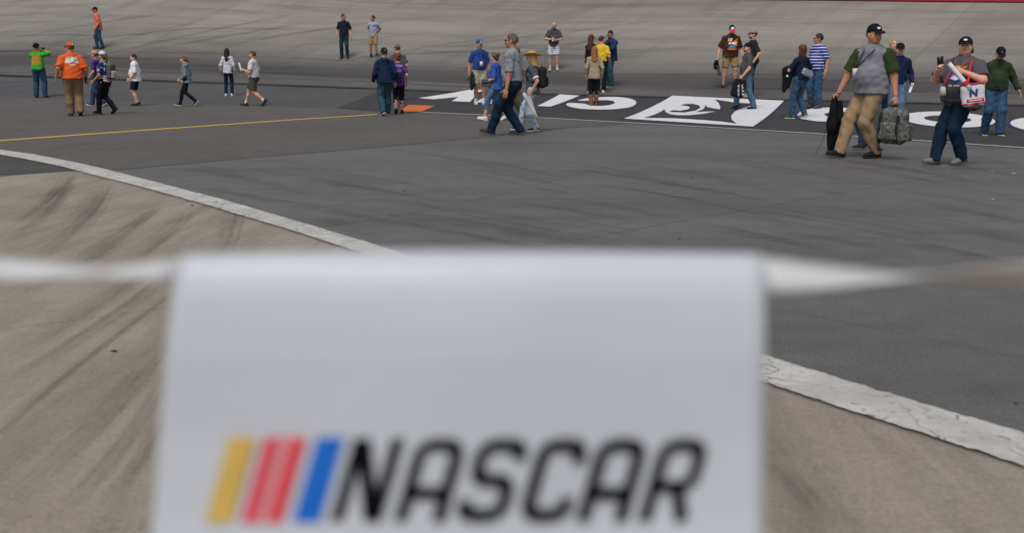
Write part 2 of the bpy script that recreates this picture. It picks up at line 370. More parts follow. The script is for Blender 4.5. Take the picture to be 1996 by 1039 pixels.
# pavement joints and cracks
for pts,wd in (([(640,442),(860,408),(1100,345),(1250,318)],.02),([(880,502),(1120,470),(1300,436),(1470,407),(1660,372),(1890,335)],.022),([(930,318),(1060,350),(1250,374),(1480,408),(1700,450),(1996,520)],.014),
     ([(560,415),(800,378),(1050,352),(1200,322),(1350,296)],.016),([(1500,600),(1700,640),(1996,700)],.012),([(700,330),(900,360),(1060,350)],.012)):
    strip('pavement_joint',[hit(*p)[[0,1]] if False else p for p in pts],wd,.004,M_crack,asph,70)
strip('pavement_joint',[(0,645),(120,632),(345,600)],.012,.009,M_crack,pad,30)
strip('pavement_joint',[(0,190),(270,198),(530,206.5),(700,213.5)],.03,.014,M_crack,apron,60)
for pts,wd in (([(1530,428),(1600,440),(1640,447)],.25),([(1640,450),(1700,462),(1740,470)],.2),([(1830,470),(1930,498),(1996,520)],.2)):
    strip('scuff',pts,wd,.0045,M_scuff,asph,20)
for i in range(110):
    x=random.uniform(300,1950); y=random.uniform(285,470); L=random.uniform(80,380)
    if y>300+ .28*(x-100): continue
    strip('rubber_streak',[(x,y),(x+L*.5,y+L*.07),(x+L,y+L*.18)],random.uniform(.04,.3),.004+i*.00003,M_faint,asph,18)
for i in range(14):
    x=random.uniform(20,560); y=random.uniform(215,265); L=random.uniform(40,120)
    strip('rubber_streak',[(x,y),(x+L*.5,y-L*.02),(x+L,y-L*.05)],random.uniform(.1,.25),.0085+i*.0001,M_soft,brown,14)
strip('rubber_streak',[(60,292),(130,287),(200,276)],.45,.0105,M_tyre,brown,20)
# tyre marks on the pad
for i,(pts,wd) in enumerate([([(0,470),(60,430),(110,385),(133,340)],.16),([(10,480),(80,428),(125,380),(143,338)],.1),([(0,452),(70,410),(115,368),(150,338)],.07),
    ([(75,500),(130,460),(180,405),(204,352)],.18),([(60,520),(140,450),(190,398),(212,355)],.08),
    ([(140,515),(215,470),(260,435),(300,400)],.14),([(165,500),(240,455),(310,405),(330,390)],.07),([(250,515),(300,470),(345,440),(365,410)],.12),([(262,515),(310,475),(352,445)],.06),
    ([(420,500),(440,470),(452,430),(455,410)],.12),([(0,600),(150,520),(240,470)],.12),([(0,735),(100,660),(190,600),(330,500)],.12),([(-50,790),(130,680),(260,590),(350,520)],.07),
    ([(0,1000),(140,880),(250,760),(345,640)],.10),([(90,1039),(200,930),(300,790),(350,700)],.06),([(-60,900),(60,790),(180,690),(340,570)],.05),([(200,1000),(262,930),(300,860),(330,800)],.05),([(1500,900),(1560,960),(1620,1039)],.05)]):
    strip('tyre_mark',pts,wd*1.7,.0085+i*.0002,M_faint,pad,50)
    for q_ in range(4):
        j=random.uniform(-1,1)*wd*.8; w0=[W(p) for p in pts]; w0=[('w',p[0]+j,p[1]+.1*j) for p in w0]
        strip('tyre_mark',w0,random.uniform(.012,.03),.0125+i*.0002+q_*.00004,M_tyre,pad,50)
# ------------------------------------------------------------------ painted letters (seen upside down from the infield)
def offset(xy,d):
    xy=np.asarray(xy); n=len(xy); A=sum(xy[i][0]*xy[(i+1)%n][1]-xy[(i+1)%n][0]*xy[i][1] for i in range(n)); sg=1 if A>0 else -1
    o=[]
    for i in range(n):
        a,b,c=xy[i-1],xy[i],xy[(i+1)%n]; t1=(b-a)/(np.linalg.norm(b-a)+1e-9); t2=(c-b)/(np.linalg.norm(c-b)+1e-9)
        n1=np.array([t1[1],-t1[0]])*sg; n2=np.array([t2[1],-t2[0]])*sg; m=n1+n2; m/=max(.6,np.dot(m,n1)) if np.dot(m,n1)>0 else 1
        L=np.linalg.norm(m); m=m*(1.6/L if L>1.6 else 1); o.append(b+m*d)
    return np.array(o)
def dense(P,curved=False):
    P=[np.array(p,float) for p in P]
    if curved:
        for _ in range(2):
            q=[]
            for i in range(len(P)): a,b=P[i],P[(i+1)%len(P)]; q+=[a*.75+b*.25,a*.25+b*.75]
            P=q
    return np.array([hit(*p)[:2] for p in P])
def ellp(cx,cy,rx,ry,tilt,n=40):
    a=np.linspace(0,2*math.pi,n,endpoint=False); return [(cx+rx*math.cos(q),cy+ry*math.sin(q)+tilt*rx*math.cos(q)) for q in a]
def letter(name,P,curved=False,holes=()):
    xy=dense(P,curved); o=poly_sheet(name,xy,.021,M_white,track); poly_sheet('letter_outline',offset(xy,.07),.016,M_navy,track)
    for hh in holes: 
        q=dense(hh,False); poly_sheet('letter_counter',q,.026,M_navy,track); poly_sheet('letter_counter',offset(q,-.06),.031,M_black,track)
    return o
letter('letter_y',[(815,192),(919,174.7),(949,176.3),(931,181),(916,199.6),(880,198),(894,189.6),(846,194.3)])
letter('letter_t',[(925,200.5),(938,193.6),(962,195),(985,178.5),(1012,180),(988,196.6),(1006,197.8),(994,205)])
letter('letter_i',[(1047,207.5),(1091,184.7),(1130,187),(1073,208.8)])
letter('letter_c',[(1121,197.2),(1140,193),(1160,190.3),(1195,189.2),(1228,192),(1243,200),(1234,209),(1210,213),(1177,215),(1140,214),(1114,210.5),(1102,205.5),(1107,201.2),(1125,202),(1142,203),(1148,206.5),(1170,207.8),(1191,205.8),(1200,200.5),(1193,196.7),(1175,195.6),(1150,197.2)],True)
q=lambda L:[(1180+x/5.253,180+y/5.253) for x,y in L]
letter('emblem_panel',q([(685,38),(1828,90),(1510,358),(190,275)]))
def dark(P,cv=False):
    xy=dense(q(P),cv); poly_sheet('emblem_shape',xy,.026,M_navy,track); poly_sheet('emblem_shape',offset(xy,-.045),.031,M_black,track)
dark([(400,268),(500,237),(570,205),(605,182),(612,205),(655,230),(740,243),(860,242),(1000,228),(1140,200),(1030,203),(925,209),(1000,180),(1022,155),(1012,138),(1045,158),(1110,172),(1172,183),(1178,155),(1160,115),(1122,80),(1200,92),(1310,108),(1400,116),(1500,122),(1500,138),(1400,165),(1320,205),(1285,250),(1295,290),(1340,328),(1200,308),(1000,290),(700,272)])
dark([(770,140),(820,125),(900,125),(960,140),(972,163),(925,193),(810,213),(650,207),(690,190),(765,196),(845,182),(868,158),(830,144)])
letter('letter_d',[(1672,212.5),(1620,210.3),(1585,211.8),(1560,218.5),(1553,226),(1562,233),(1590,237.7),(1634,239.5),(1658,241)],False,[[(1648,219.8),(1622,219.5),(1606,224),(1612,228.6),(1630,231),(1645,231.6)]])
letter('letter_o',ellp(1848,234.3,92,15.2,.045),False,[ellp(1847,233.6,46,6.6,.045)])
letter('letter_o',ellp(2063,246,94,16.5,.05),False,[ellp(2062,245.4,47,7.2,.05)])
# ------------------------------------------------------------------ pennant banner strung in front of the camera
def bz(px,py,Y):
    u=(px-998)/F; v=(519.5-py)/F; d=np.array([u,ct+v*st,-st+v*ct]); k=Y/d[1]; return np.array([d[0]*k,Y,CH+d[2]*k])
ZT=bz(998,499,.5)[2]
def prof(z):   # distance of the vinyl from the camera plane, by height below the fold
    h=ZT-z; return .5+float(np.interp(h,[-.002,0,.004,.01,.02,.035,.05,.09,.13,.2],[.014,.010,.0040,-.0010,-.0055,-.0095,-.0125,-.0175,-.0245,-.044]))
def bpt(px,py,off=0.):
    Y=.5
    for _ in range(6): p=bz(px,py,Y); Y=prof(p[2])-off
    return bz(px,py,Y)
def vinyl(name,c,tr=.25):
    N=NT(name,.38,.4); co=N.coord(); f=N.noise(co,14,3); N.col(N.ramp(f,[(.3,tuple(v*.95 for v in c)),(.7,c)])); 
    wv=N.noise(N.coord(scale=(1,1,.4)),22,3); N.bump(wv,.25,.004)
    t=N.n('BsdfTranslucent'); t.inputs['Color'].default_value=(*c,1); mx=N.n('MixShader'); mx.inputs[0].default_value=tr
    o=N.t.nodes['Material Output']; N.l(N.b.outputs[0],mx.inputs[1]); N.l(t.outputs[0],mx.inputs[2]); N.l(mx.outputs[0],o.inputs[0]); return N.m
M_vinyl=vinyl('white_vinyl',(.67,.70,.755)); M_tape=vinyl('white_tape',(.68,.69,.71)); M_back=vinyl('bounce_tinted_tape',(.78,.72,.67),.5)  # reverse of the tape: warm light off the ground painted into its colour
ban=bpy.data.objects.new('pennant_banner',None); COL.objects.link(ban); ban.location=(0,.5,0)
tag(ban,'white plastic pennant banner with a racing logo hanging on a tape right before the viewer','banner')
def local(v): return [(p[0],p[1]-.5,p[2]) for p in v]
nx,nz=50,60; v=[]
zb_=bz(998,1190,.5)[2]
xl,xr=bz(352,560,.5)[0],bz(1487,560,.5)[0]
for i in range(nx):
    a=i/(nx-1)
    for j in range(nz):
        b=j/(nz-1); z=ZT+.0015*math.sin(math.pi*a)-.001-(ZT-zb_)*b**1.15
        x=xl+(xr-xl)*a-.0055*b-.0085*b*(1-a); x*=1+.035*b
        v.append((x,prof(z)+.0015*math.sin(a*9+b*3)*b,z))
flag=mesh_obj('flag',local(v),grid_faces(nx,nz)[:,::-1],M_vinyl,ban)
so_=flag.modifiers.new('thick','SOLIDIFY'); so_.thickness=.0006; so_.offset=1
# twisted tape
v=[];m=220; X0,X1=-1.25,1.25
pxs=lambda x:998+x*F/.508
fr=[];
for i in range(m):
    x=X0+(X1-X0)*i/(m-1); p=pxs(x)
    ang=float(np.interp(p,[-1500,-700,-60,190,330,1480,1745,1960,2800,3600],[-20,60,11,86,5,0,86,118,200,20]))
    wd=float(np.interp(p,[0,330,420,1400,1500,2000],[.0125,.0115,.008,.008,.0190,.016])); cz=bz(998,float(np.interp(p,[-600,0,330,998,1490,1750,1996,2600],[520,531,531,516,541,541,538,520])),.5)[2]
    if 1480<p<1750: ang=math.degrees(math.acos(max(0.,1-(p-1480)/270)))
    if 190<p<335: ang=math.degrees(math.acos(max(0.,1-.93*(335-p)/145)))
    if -60<p<=190: ang=86-.30*(190-p)
    if 1750<=p<2060: ang=90+.24*(p-1750)
    a=math.radians(ang); yc=.5035
    if 345<p<1486: yc=.518
    fr.append((x,cz,ang))
    for h in (-.5,-.17,.17,.5):
        q=h*wd; bow=.0006*(1-4*h*h)
        v.append((x,yc+q*math.sin(a)-bow*math.cos(a),cz+q*math.cos(a)+bow*math.sin(a)))
tape=mesh_obj('tape',local(v),grid_faces(m,4)[:,::1],M_tape,ban)
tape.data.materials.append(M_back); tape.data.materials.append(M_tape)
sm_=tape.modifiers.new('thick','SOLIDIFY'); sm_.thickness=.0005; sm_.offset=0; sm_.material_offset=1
def print_poly(name,P,mat,off=.0007):
    bm=bmesh.new(); vs_=[bm.verts.new((x,y,0)) for x,y in P]
    for t in tessellate_polygon([[Vector((x,y,0)) for x,y in P]]):
        try: bm.faces.new([vs_[i] for i in t])
        except ValueError: pass
    for _ in range(3):
        e=[g for g in bm.edges if g.calc_length()>40]
        if not e: break
        bmesh.ops.subdivide_edges(bm,edges=e,cuts=1); bmesh.ops.triangulate(bm,faces=bm.faces[:])
    for g in bm.verts:
        p=bpt(g.co.x,g.co.y,off+.0016); g.co=(p[0],p[1]-.5,p[2])
    me=bpy.data.meshes.new(name); bm.to_mesh(me); bm.free(); me.materials.append(mat); o=bpy.data.objects.new(name,me); COL.objects.link(o); o.parent=flag; return o
SLT=.29
def slp(P): return [(x+SLT*(1018-y),y) for x,y in P]
def bar(x0,x1,mat,off=.0007): print_poly('logo_bar',slp([(x0,1020),(x1,1020),(x1,853),(x0,853)]),mat,off)
bar(399,452,plain('#d0ae58',.5)); bar(472,548,plain('#d58c92',.5)); bar(470,496,plain('#dc3d50',.5),.0012); bar(521,549,plain('#dc3d50',.5),.0012); bar(570,624,plain('#0f66c4',.5))
M_ink=plain('#07080c',.75,.08,'ink')
def stroke(P,wd=25,closed=False):
    P=np.array(P,float); R=[P[0]]
    for i in range(1,len(P)-1):
        a,b,c=P[i-1],P[i],P[i+1]; d1=min(26,np.linalg.norm(a-b)/2); d2=min(26,np.linalg.norm(c-b)/2)
        p1=b+(a-b)/np.linalg.norm(a-b)*d1; p2=b+(c-b)/np.linalg.norm(c-b)*d2
        for t in np.linspace(0,1,6): R.append((1-t)**2*p1+2*t*(1-t)*b+t*t*p2)
    R.append(P[-1]); R=np.array(R); t=np.gradient(R,axis=0); t/=np.linalg.norm(t,axis=1)[:,None]; n=np.stack([-t[:,1],t[:,0]],1)
    return R+n*wd/2,R-n*wd/2
def letter_s(strokes,x0,w):
    V=[];FF=[]
    lift=[]
    for si_,s in enumerate(strokes):
        k=len(V)
        if s[0]=='fill': P=slp([(x0+a*w,855+b*163) for a,b in s[1]]); V+=P; FF.append((k,k+1,k+2,k+3))
        else:
            L,Q=stroke([(x0+a*w,855+b*163) for a,b in s])
            for l_,q_ in zip(L,Q): V+=slp([tuple(l_),tuple(q_)])
            FF+=[(k+2*i,k+2*i+1,k+2*i+3,k+2*i+2) for i in range(len(L)-1)]
        lift+=[si_]*(len(V)-k)
    vv=[]
    for j,(x,y) in enumerate(V): p=bpt(x,y,.0022+.0003*lift[j]); vv.append((p[0],p[1]-.5,p[2]))
    mesh_obj('letter',vv,FF,M_ink,flag,False)
A_=[[(.1,1),(.1,.28),(.35,.08),(.65,.08),(.9,.28),(.9,1)],[(.1,.64),(.9,.64)]]
A_=[[(.1,1),(.1,.08),(.9,.08),(.9,1)],[(.1,.66),(.9,.66)]]
letter_s([[(.1,1),(.1,0)],[(.9,1),(.9,0)],('fill',[(0,0),(.32,0),(1,1),(.68,1)])],646,92)
letter_s(A_,770,92)
letter_s([[(.95,.26),(.95,.08),(.1,.08),(.1,.5),(.9,.5),(.9,.92),(.05,.92),(.05,.74)]],892,87)
letter_s([[(.95,.3),(.95,.08),(.1,.08),(.1,.92),(.95,.92),(.95,.70)]],1011,85)
letter_s(A_,1125,92)
letter_s([[(.1,1),(.1,.08),(.9,.08),(.9,.58),(.1,.58)],[(.6,.58),(.92,1)]],1246,90)
# two posts that carry the tape, either side of the view
for sx,lab in ((-1.25,'slim grey post carrying the left end of the white tape'),(1.25,'slim grey post carrying the right end of the white tape')):
    e=bpy.data.objects.new('barrier_post',None); COL.objects.link(e); e.location=(sx,.5035,.005); tag(e,lab,'post','posts carrying the tape')
    def lathe(name,pr,mat,par,n=16):
        v=[(r*math.cos(2*math.pi*i/n),r*math.sin(2*math.pi*i/n),z) for r,z in pr for i in range(n)]
        f=[(a*n+i,a*n+(i+1)%n,(a+1)*n+(i+1)%n,(a+1)*n+i) for a in range(len(pr)-1) for i in range(n)]; f+= [tuple(range(n))[::-1],tuple((len(pr)-1)*n+i for i in range(n))]
        return mesh_obj(name,v,f,mat,par)
    lathe('base',[(.17,0),(.17,.02),(.12,.035),(.04,.05)],plain('#26262a'),e); lathe('pole',[(.018,.045),(.018,1.2),(.01,1.215)],plain('#85878a',.4),e)
# scraps of rubber on the pavement
scr=[]
def scrap(px,py,r,name='rubber_scrap'):
    p=hit(px,py); v=[];n=8
    for j,(rr,z) in enumerate(((1,0),(1.05,.35),(.6,.7),(.05,.8))):
        for i in range(n): a=2*math.pi*i/n; k=r*rr*(1+.25*math.sin(3*a+px)); v.append((p[0]+k*math.cos(a)*1.3,p[1]+k*math.sin(a)*.8,p[2]+.006+z*r*.7))
    f=[(a*n+i,a*n+(i+1)%n,(a+1)*n+(i+1)%n,(a+1)*n+i) for a in range(3) for i in range(n)]; return v,f
v,f=scrap(223,688,.011); o=mesh_obj('rubber_scrap',v,f,plain('#131315',.9)); tag(o,'small black rubber scrap on the tan concrete left of the banner','rubber scrap')
V=[];FF=[]
for px,py,r in [(788,373,.010),(1347,347,.011),(1325,467,.008),(1492,317,.011),(375,402,.012),(785,246,.012),(420,500,.005),(1722,620,.004),(1980,790,.005),(760,420,.006),(1540,371,.007)]:
    v,f=scrap(px,py,r); k=len(V); V+=v; FF+=[tuple(i+k for i in q_) for q_ in f]
tag(mesh_obj('debris',V,FF,plain('#131315',.9)),'scattered crumbs of tyre rubber on the pavement','debris',kind='stuff')
V=[];FF=[]
for px,py,r in [(1934,334,.016),(1975,339,.022),(1935,389,.014),(1850,333,.01)]:
    v,f=scrap(px,py,r); v=[(a,b,hit(px,py)[2]+.006+(c-hit(px,py)[2]-.006)*.3) for a,b,c in v]; k=len(V); V+=v; FF+=[tuple(i+k for i in q_) for q_ in f]
tag(mesh_obj('litter',V,FF,plain('#c9c9c6',.9)),'tiny pale paper scraps on the dark asphalt at right','litter',kind='stuff')
# ------------------------------------------------------------------ implicit-surface modeller
def V3(*a): return np.array(a,float)
def nrm(v): return v/(np.linalg.norm(v)+1e-12)
def nets(vol,org,h):
    s=vol<0
    c=[s[i:s.shape[0]-1+i,j:s.shape[1]-1+j,k:s.shape[2]-1+k] for i in (0,1) for j in (0,1) for k in (0,1)]
    tot=sum(x.astype(np.int8) for x in c); mask=(tot>0)&(tot<8); ac=np.argwhere(mask)
    if len(ac)==0: return np.zeros((0,3)),np.zeros((0,4),int)
    offs=np.array([(i,j,k) for i in (0,1) for j in (0,1) for k in (0,1)])
    cv=np.stack([vol[ac[:,0]+o[0],ac[:,1]+o[1],ac[:,2]+o[2]] for o in offs],1)
    pos=np.zeros((len(ac),3)); cnt=np.zeros(len(ac))
    for a in range(8):
        for b in range(a+1,8):
            if np.abs(offs[a]-offs[b]).sum()!=1: continue
            x=(cv[:,a]<0)!=(cv[:,b]<0); t=np.where(x,cv[:,a]/np.where(x,cv[:,a]-cv[:,b],1),0)
            pos+=x[:,None]*(offs[a]+t[:,None]*(offs[b]-offs[a])); cnt+=x
    pos=(pos/cnt[:,None]+ac)*h+org
    idx=-np.ones(mask.shape,int); idx[tuple(ac.T)]=np.arange(len(ac)); Q=[]
    for ax in range(3):
        sl0=[slice(1,-1)]*3; sl0[ax]=slice(0,-1); sl1=[slice(1,-1)]*3; sl1[ax]=slice(1,None)
        A=s[tuple(sl0)]; B=s[tuple(sl1)]; e=np.argwhere(A!=B); 
        if len(e)==0: continue
        inside=A[tuple(e.T)]; u,w_=[(1,2),(2,0),(0,1)][ax]
        base=e.copy(); base[:,u]+=1; base[:,w_]+=1
        def cell(du,dw):
            q=base.copy(); q[:,u]+=du-1; q[:,w_]+=dw-1; return idx[tuple(q.T)]
        quad=np.stack([cell(0,0),cell(1,0),cell(1,1),cell(0,1)],1); quad[~inside]=quad[~inside][:,::-1]; Q.append(quad)
    return pos,np.concatenate(Q)
class Sdf:
    def __init__(s,h): s.h=h; s.ops=[]; s.cuts=[]; s.wr=0; s.vert=.75
    def cone(s,a,b,r1,r2,q=1.,f=None,k=.02,fa=False,fb=False,sub=False):
        a=np.asarray(a,float); b=np.asarray(b,float); w_=b-a; L=np.linalg.norm(w_)+1e-9; w_=w_/L; f=None if f is None else np.asarray(f,float)
        def d(X,Y,Z):
            x,y,z=X-a[0],Y-a[1],Z-a[2]; t0=x*w_[0]+y*w_[1]+z*w_[2]; t=np.clip(t0,0,L)
            vx,vy,vz=x-t*w_[0],y-t*w_[1],z-t*w_[2]; n2=vx*vx+vy*vy+vz*vz
            if f is not None: dv=vx*f[0]+vy*f[1]+vz*f[2]; n2=n2+(q*q-1)*dv*dv
            o=np.sqrt(np.maximum(n2,0))-(r1+(r2-r1)*t/L)
            if fa: o=np.maximum(o,-t0)
            if fb: o=np.maximum(o,t0-L)
            return o
        r=max(r1,r2)*max(1,1/q); s.ops.append((np.minimum(a,b)-r,np.maximum(a,b)+r,d,k,sub)); return s
    def ell(s,c,r,R=None,k=.02,sub=False):
        c=np.asarray(c,float); r=np.asarray(r,float); R=np.eye(3) if R is None else R
        def d(X,Y,Z):
            x,y,z=X-c[0],Y-c[1],Z-c[2]; u=[x*R[0,i]+y*R[1,i]+z*R[2,i] for i in range(3)]
            k0=np.sqrt(sum((u[i]/r[i])**2 for i in range(3))); k1=np.sqrt(sum((u[i]/r[i]**2)**2 for i in range(3)))+1e-9
            return k0*(k0-1)/k1
        s.ops.append((c-r.max(),c+r.max(),d,k,sub)); return s
    def box(s,c,hf,R=None,rd=.02,k=.02,sub=False):
        c=np.asarray(c,float); hf=np.asarray(hf,float); R=np.eye(3) if R is None else R
        def d(X,Y,Z):
            x,y,z=X-c[0],Y-c[1],Z-c[2]; q=[np.abs(x*R[0,i]+y*R[1,i]+z*R[2,i])-(hf[i]-rd) for i in range(3)]
            return np.sqrt(sum(np.maximum(g,0)**2 for g in q))+np.minimum(np.maximum(np.maximum(q[0],q[1]),q[2]),0)-rd
        m=np.linalg.norm(hf); s.ops.append((c-m,c+m,d,k,sub)); return s
    def cut(s,p,n): s.cuts.append((np.asarray(p,float),nrm(np.asarray(n,float)))); return s
    def mesh(s):
        h=s.h; add=[o for o in s.ops if not o[4]]
        lo=np.min([o[0] for o in add],0)-3*h; hi=np.max([o[1] for o in add],0)+3*h
        n=np.ceil((hi-lo)/h).astype(int)+1; ax=[lo[i]+np.arange(n[i])*h for i in range(3)]
        vol=np.full(n,1.,np.float32)
        for l,u,d,k,sub in s.ops:
            pad=k+3*h; i0=np.clip(((l-pad-lo)/h).astype(int),0,n-1); i1=np.clip(np.ceil((u+pad-lo)/h).astype(int)+1,1,n)
            sl_=tuple(slice(a,b) for a,b in zip(i0,i1)); X=ax[0][sl_[0]][:,None,None]; Y=ax[1][sl_[1]][None,:,None]; Z=ax[2][sl_[2]][None,None,:]
            dd=d(X,Y,Z)+np.zeros(vol[sl_].shape); a=vol[sl_]
            if sub: dd=-dd; vol[sl_]=np.maximum(a,dd)
            elif k<=0: vol[sl_]=np.minimum(a,dd)
            else:
                hh=np.clip(.5+.5*(dd-a)/k,0,1); vol[sl_]=dd*(1-hh)+a*hh-k*hh*(1-hh)
        X=ax[0][:,None,None]; Y=ax[1][None,:,None]; Z=ax[2][None,None,:]
        if s.wr:
            nz=0
            for _ in range(5):
                kk=rng.normal(size=3)*np.array([1,1,s.vert]); kk=kk/np.linalg.norm(kk)*rng.uniform(28,75); ph=rng.uniform(0,6.28); k2=rng.normal(size=3)*9
                nz=nz+np.sin(kk[0]*X+kk[1]*Y+kk[2]*Z+ph+1.6*np.sin(k2[0]*X+k2[1]*Y+k2[2]*Z))
            vol+=(s.wr*.45*nz).astype(np.float32)
        for p,nn in s.cuts: vol=np.maximum(vol,(X-p[0])*nn[0]+(Y-p[1])*nn[1]+(Z-p[2])*nn[2])
        return nets(vol,lo,h)
def join(parts):
    V=[];Q=[];k=0
    for v,f in parts:
        V.append(np.asarray(v,float).reshape(-1,3)); Q+= [tuple(int(i)+k for i in q_) for q_ in f]; k+=len(v)
    return np.concatenate(V),Q
def tube(P,r,n=6):
    P=np.asarray(P,float); t=np.gradient(P,axis=0); t/=np.linalg.norm(t,axis=1)[:,None]+1e-9; v=[]
    for p,d in zip(P,t):
        a=nrm(np.cross(d,[.3,.2,.93] if abs(d[2])<.9 else [1,0,0])); b=np.cross(d,a)
        for i in range(n): q_=2*math.pi*i/n; v.append(p+r*(a*math.cos(q_)+b*math.sin(q_)))
    m=len(P); f=[(i*n+j,i*n+(j+1)%n,(i+1)*n+(j+1)%n,(i+1)*n+j) for i in range(m-1) for j in range(n)]; f+= [tuple(range(n))[::-1],tuple((m-1)*n+j for j in range(n))]
    return np.array(v),f
def band(P,nrmv,wd,th=.003):   # flat strap along P, lying against surface normal nrmv
    P=np.asarray(P,float); t=np.gradient(P,axis=0); t/=np.linalg.norm(t,axis=1)[:,None]+1e-9; v=[]
    nv=np.broadcast_to(np.asarray(nrmv,float),P.shape)
    for p,d,n_ in zip(P,t,nv):
        s_=nrm(np.cross(d,n_)); 
        for a,b in ((-1,-1),(1,-1),(1,1),(-1,1)): v.append(p+s_*a*wd/2+n_*b*th/2)
    m=len(P); f=[(i*4+j,i*4+(j+1)%4,(i+1)*4+(j+1)%4,(i+1)*4+j) for i in range(m-1) for j in range(4)]; f+=[(3,2,1,0),tuple((m-1)*4+j for j in range(4))]
    return np.array(v),f
def boxm(c,hf,R=np.eye(3),bev=.15):
    bm=bmesh.new(); bmesh.ops.create_cube(bm,size=2); 
    for q_ in bm.verts: q_.co=Vector((q_.co.x*hf[0],q_.co.y*hf[1],q_.co.z*hf[2]))
    bmesh.ops.bevel(bm,geom=bm.edges[:],offset=min(hf)*bev*2,segments=2,affect='EDGES')
    bm.verts.ensure_lookup_table(); v=np.array([q_.co[:] for q_ in bm.verts])@R.T+np.asarray(c); f=[tuple(x.index for x in g.verts) for g in bm.faces]; bm.free(); return v,f
def ellm(c,r,R=np.eye(3),n=10):
    v=[];f=[]
    for i in range(n//2+1):
        a=math.pi*i/(n//2)
        for j in range(n): b=2*math.pi*j/n; v.append((math.sin(a)*math.cos(b),math.sin(a)*math.sin(b),math.cos(a)))
    v=(np.array(v)*np.asarray(r))@R.T+np.asarray(c)
    f=[(i*n+j,(i+1)*n+j,(i+1)*n+(j+1)%n,i*n+(j+1)%n) for i in range(n//2) for j in range(n)]; return v,f
def RX(a): c,s=math.cos(a),math.sin(a); return np.array([[1,0,0],[0,c,-s],[0,s,c]])
def RY(a): c,s=math.cos(a),math.sin(a); return np.array([[c,0,s],[0,1,0],[-s,0,c]])
def RZ(a): c,s=math.cos(a),math.sin(a); return np.array([[c,-s,0],[s,c,0],[0,0,1]])
rad=math.radians
def ik(a,t,l1,l2,pole):
    d=t-a; L=np.linalg.norm(d); mx=(l1+l2)*.998
    if L>mx: d=d*mx/L; L=mx; t=a+d
    w_=d/L; x=(l1*l1-l2*l2+L*L)/(2*L); y=math.sqrt(max(0,l1*l1-x*x)); p=pole-w_*np.dot(pole,w_); return a+w_*x+nrm(p)*y,t
# ------------------------------------------------------------------ people
class P: pass
def text_mesh(body,size,bold=0,shear=0):
    c=bpy.data.curves.new('t','FONT'); c.body=body; c.size=size; c.align_x='CENTER'; c.align_y='CENTER'; c.offset=bold; c.shear=shear; c.resolution_u=2
    o=bpy.data.objects.new('t',c); COL.objects.link(o); bpy.context.view_layer.update()
    me=bpy.data.meshes.new_from_object(o.evaluated_get(bpy.context.evaluated_depsgraph_get())); bpy.data.objects.remove(o); bpy.data.curves.remove(c)
    bm=bmesh.new(); bm.from_mesh(me); bpy.data.meshes.remove(me)
    for _ in range(2): 
        e=[g for g in bm.edges if g.calc_length()>.022]
        if e: bmesh.ops.subdivide_edges(bm,edges=e,cuts=1); bmesh.ops.triangulate(bm,faces=bm.faces[:])
    bm.verts.ensure_lookup_table(); v=np.array([g.co[:2] for g in bm.verts]); f=[tuple(x.index for x in g.verts) for g in bm.faces]; bm.free(); return v,f
def rect_mesh(w_,h_,n=8,fn=None):
    v=[];
    for i in range(n):
        for j in range(n):
            a,b=i/(n-1)*2-1,j/(n-1)*2-1
            v.append((a*w_/2,b*h_/2))
    return np.array(v),[tuple(q_) for q_ in grid_faces(n,n)]
def poly2(P):
    bm=bmesh.new(); vs_=[bm.verts.new((x,y,0)) for x,y in P]
    for t in tessellate_polygon([[Vector((x,y,0)) for x,y in P]]):
        try: bm.faces.new([vs_[i] for i in t])
        except ValueError: pass
    for _ in range(4):
        e=[g for g in bm.edges if g.calc_length()>.025]
        if not e: break
        bmesh.ops.subdivide_edges(bm,edges=e,cuts=1); bmesh.ops.triangulate(bm,faces=bm.faces[:])
    bm.verts.ensure_lookup_table(); v=np.array([g.co[:2] for g in bm.verts]); f=[tuple(x.index for x in g.verts) for g in bm.faces]; bm.free(); return v,f
def decal(pp,vf,centre,back,mat,name='print',off=.004,parent=None,rot=0):
    v,f=vf; C=pp.chest; d=-1 if not back else 1   # ray direction along y
    ax=C(V3(1,0,0))-C(V3(0,0,0)); ay=C(V3(0,1,0))-C(V3(0,0,0)); az=C(V3(0,0,1))-C(V3(0,0,0)); o0=C(V3(0,0,0))
    out=[]; cr,sr=math.cos(rot),math.sin(rot); last=None
    for x,y in v:
        x,y=x*cr-y*sr,x*sr+y*cr
        X=(centre[0]+x)*(-1 if not back else 1); Zc=centre[1]+y
        o=o0+ax*X+az*Zc+ay*(.9 if not back else -.9); h_=pp.bvh.ray_cast(Vector(o),Vector(ay*d))
        if h_[0] is None: q_=(o0+ax*X+az*Zc+ay*(-d*.1)) if last is None else o0+ax*X+az*Zc+ay*last
        else:
            q_=np.array(h_[0])-ay*d*off; last=float(np.dot(q_-o0,ay)/np.dot(ay,ay))
        out.append(q_)
    return mesh_obj(name,np.array(out),f,mat,parent or pp.shirt,False)
NP=0
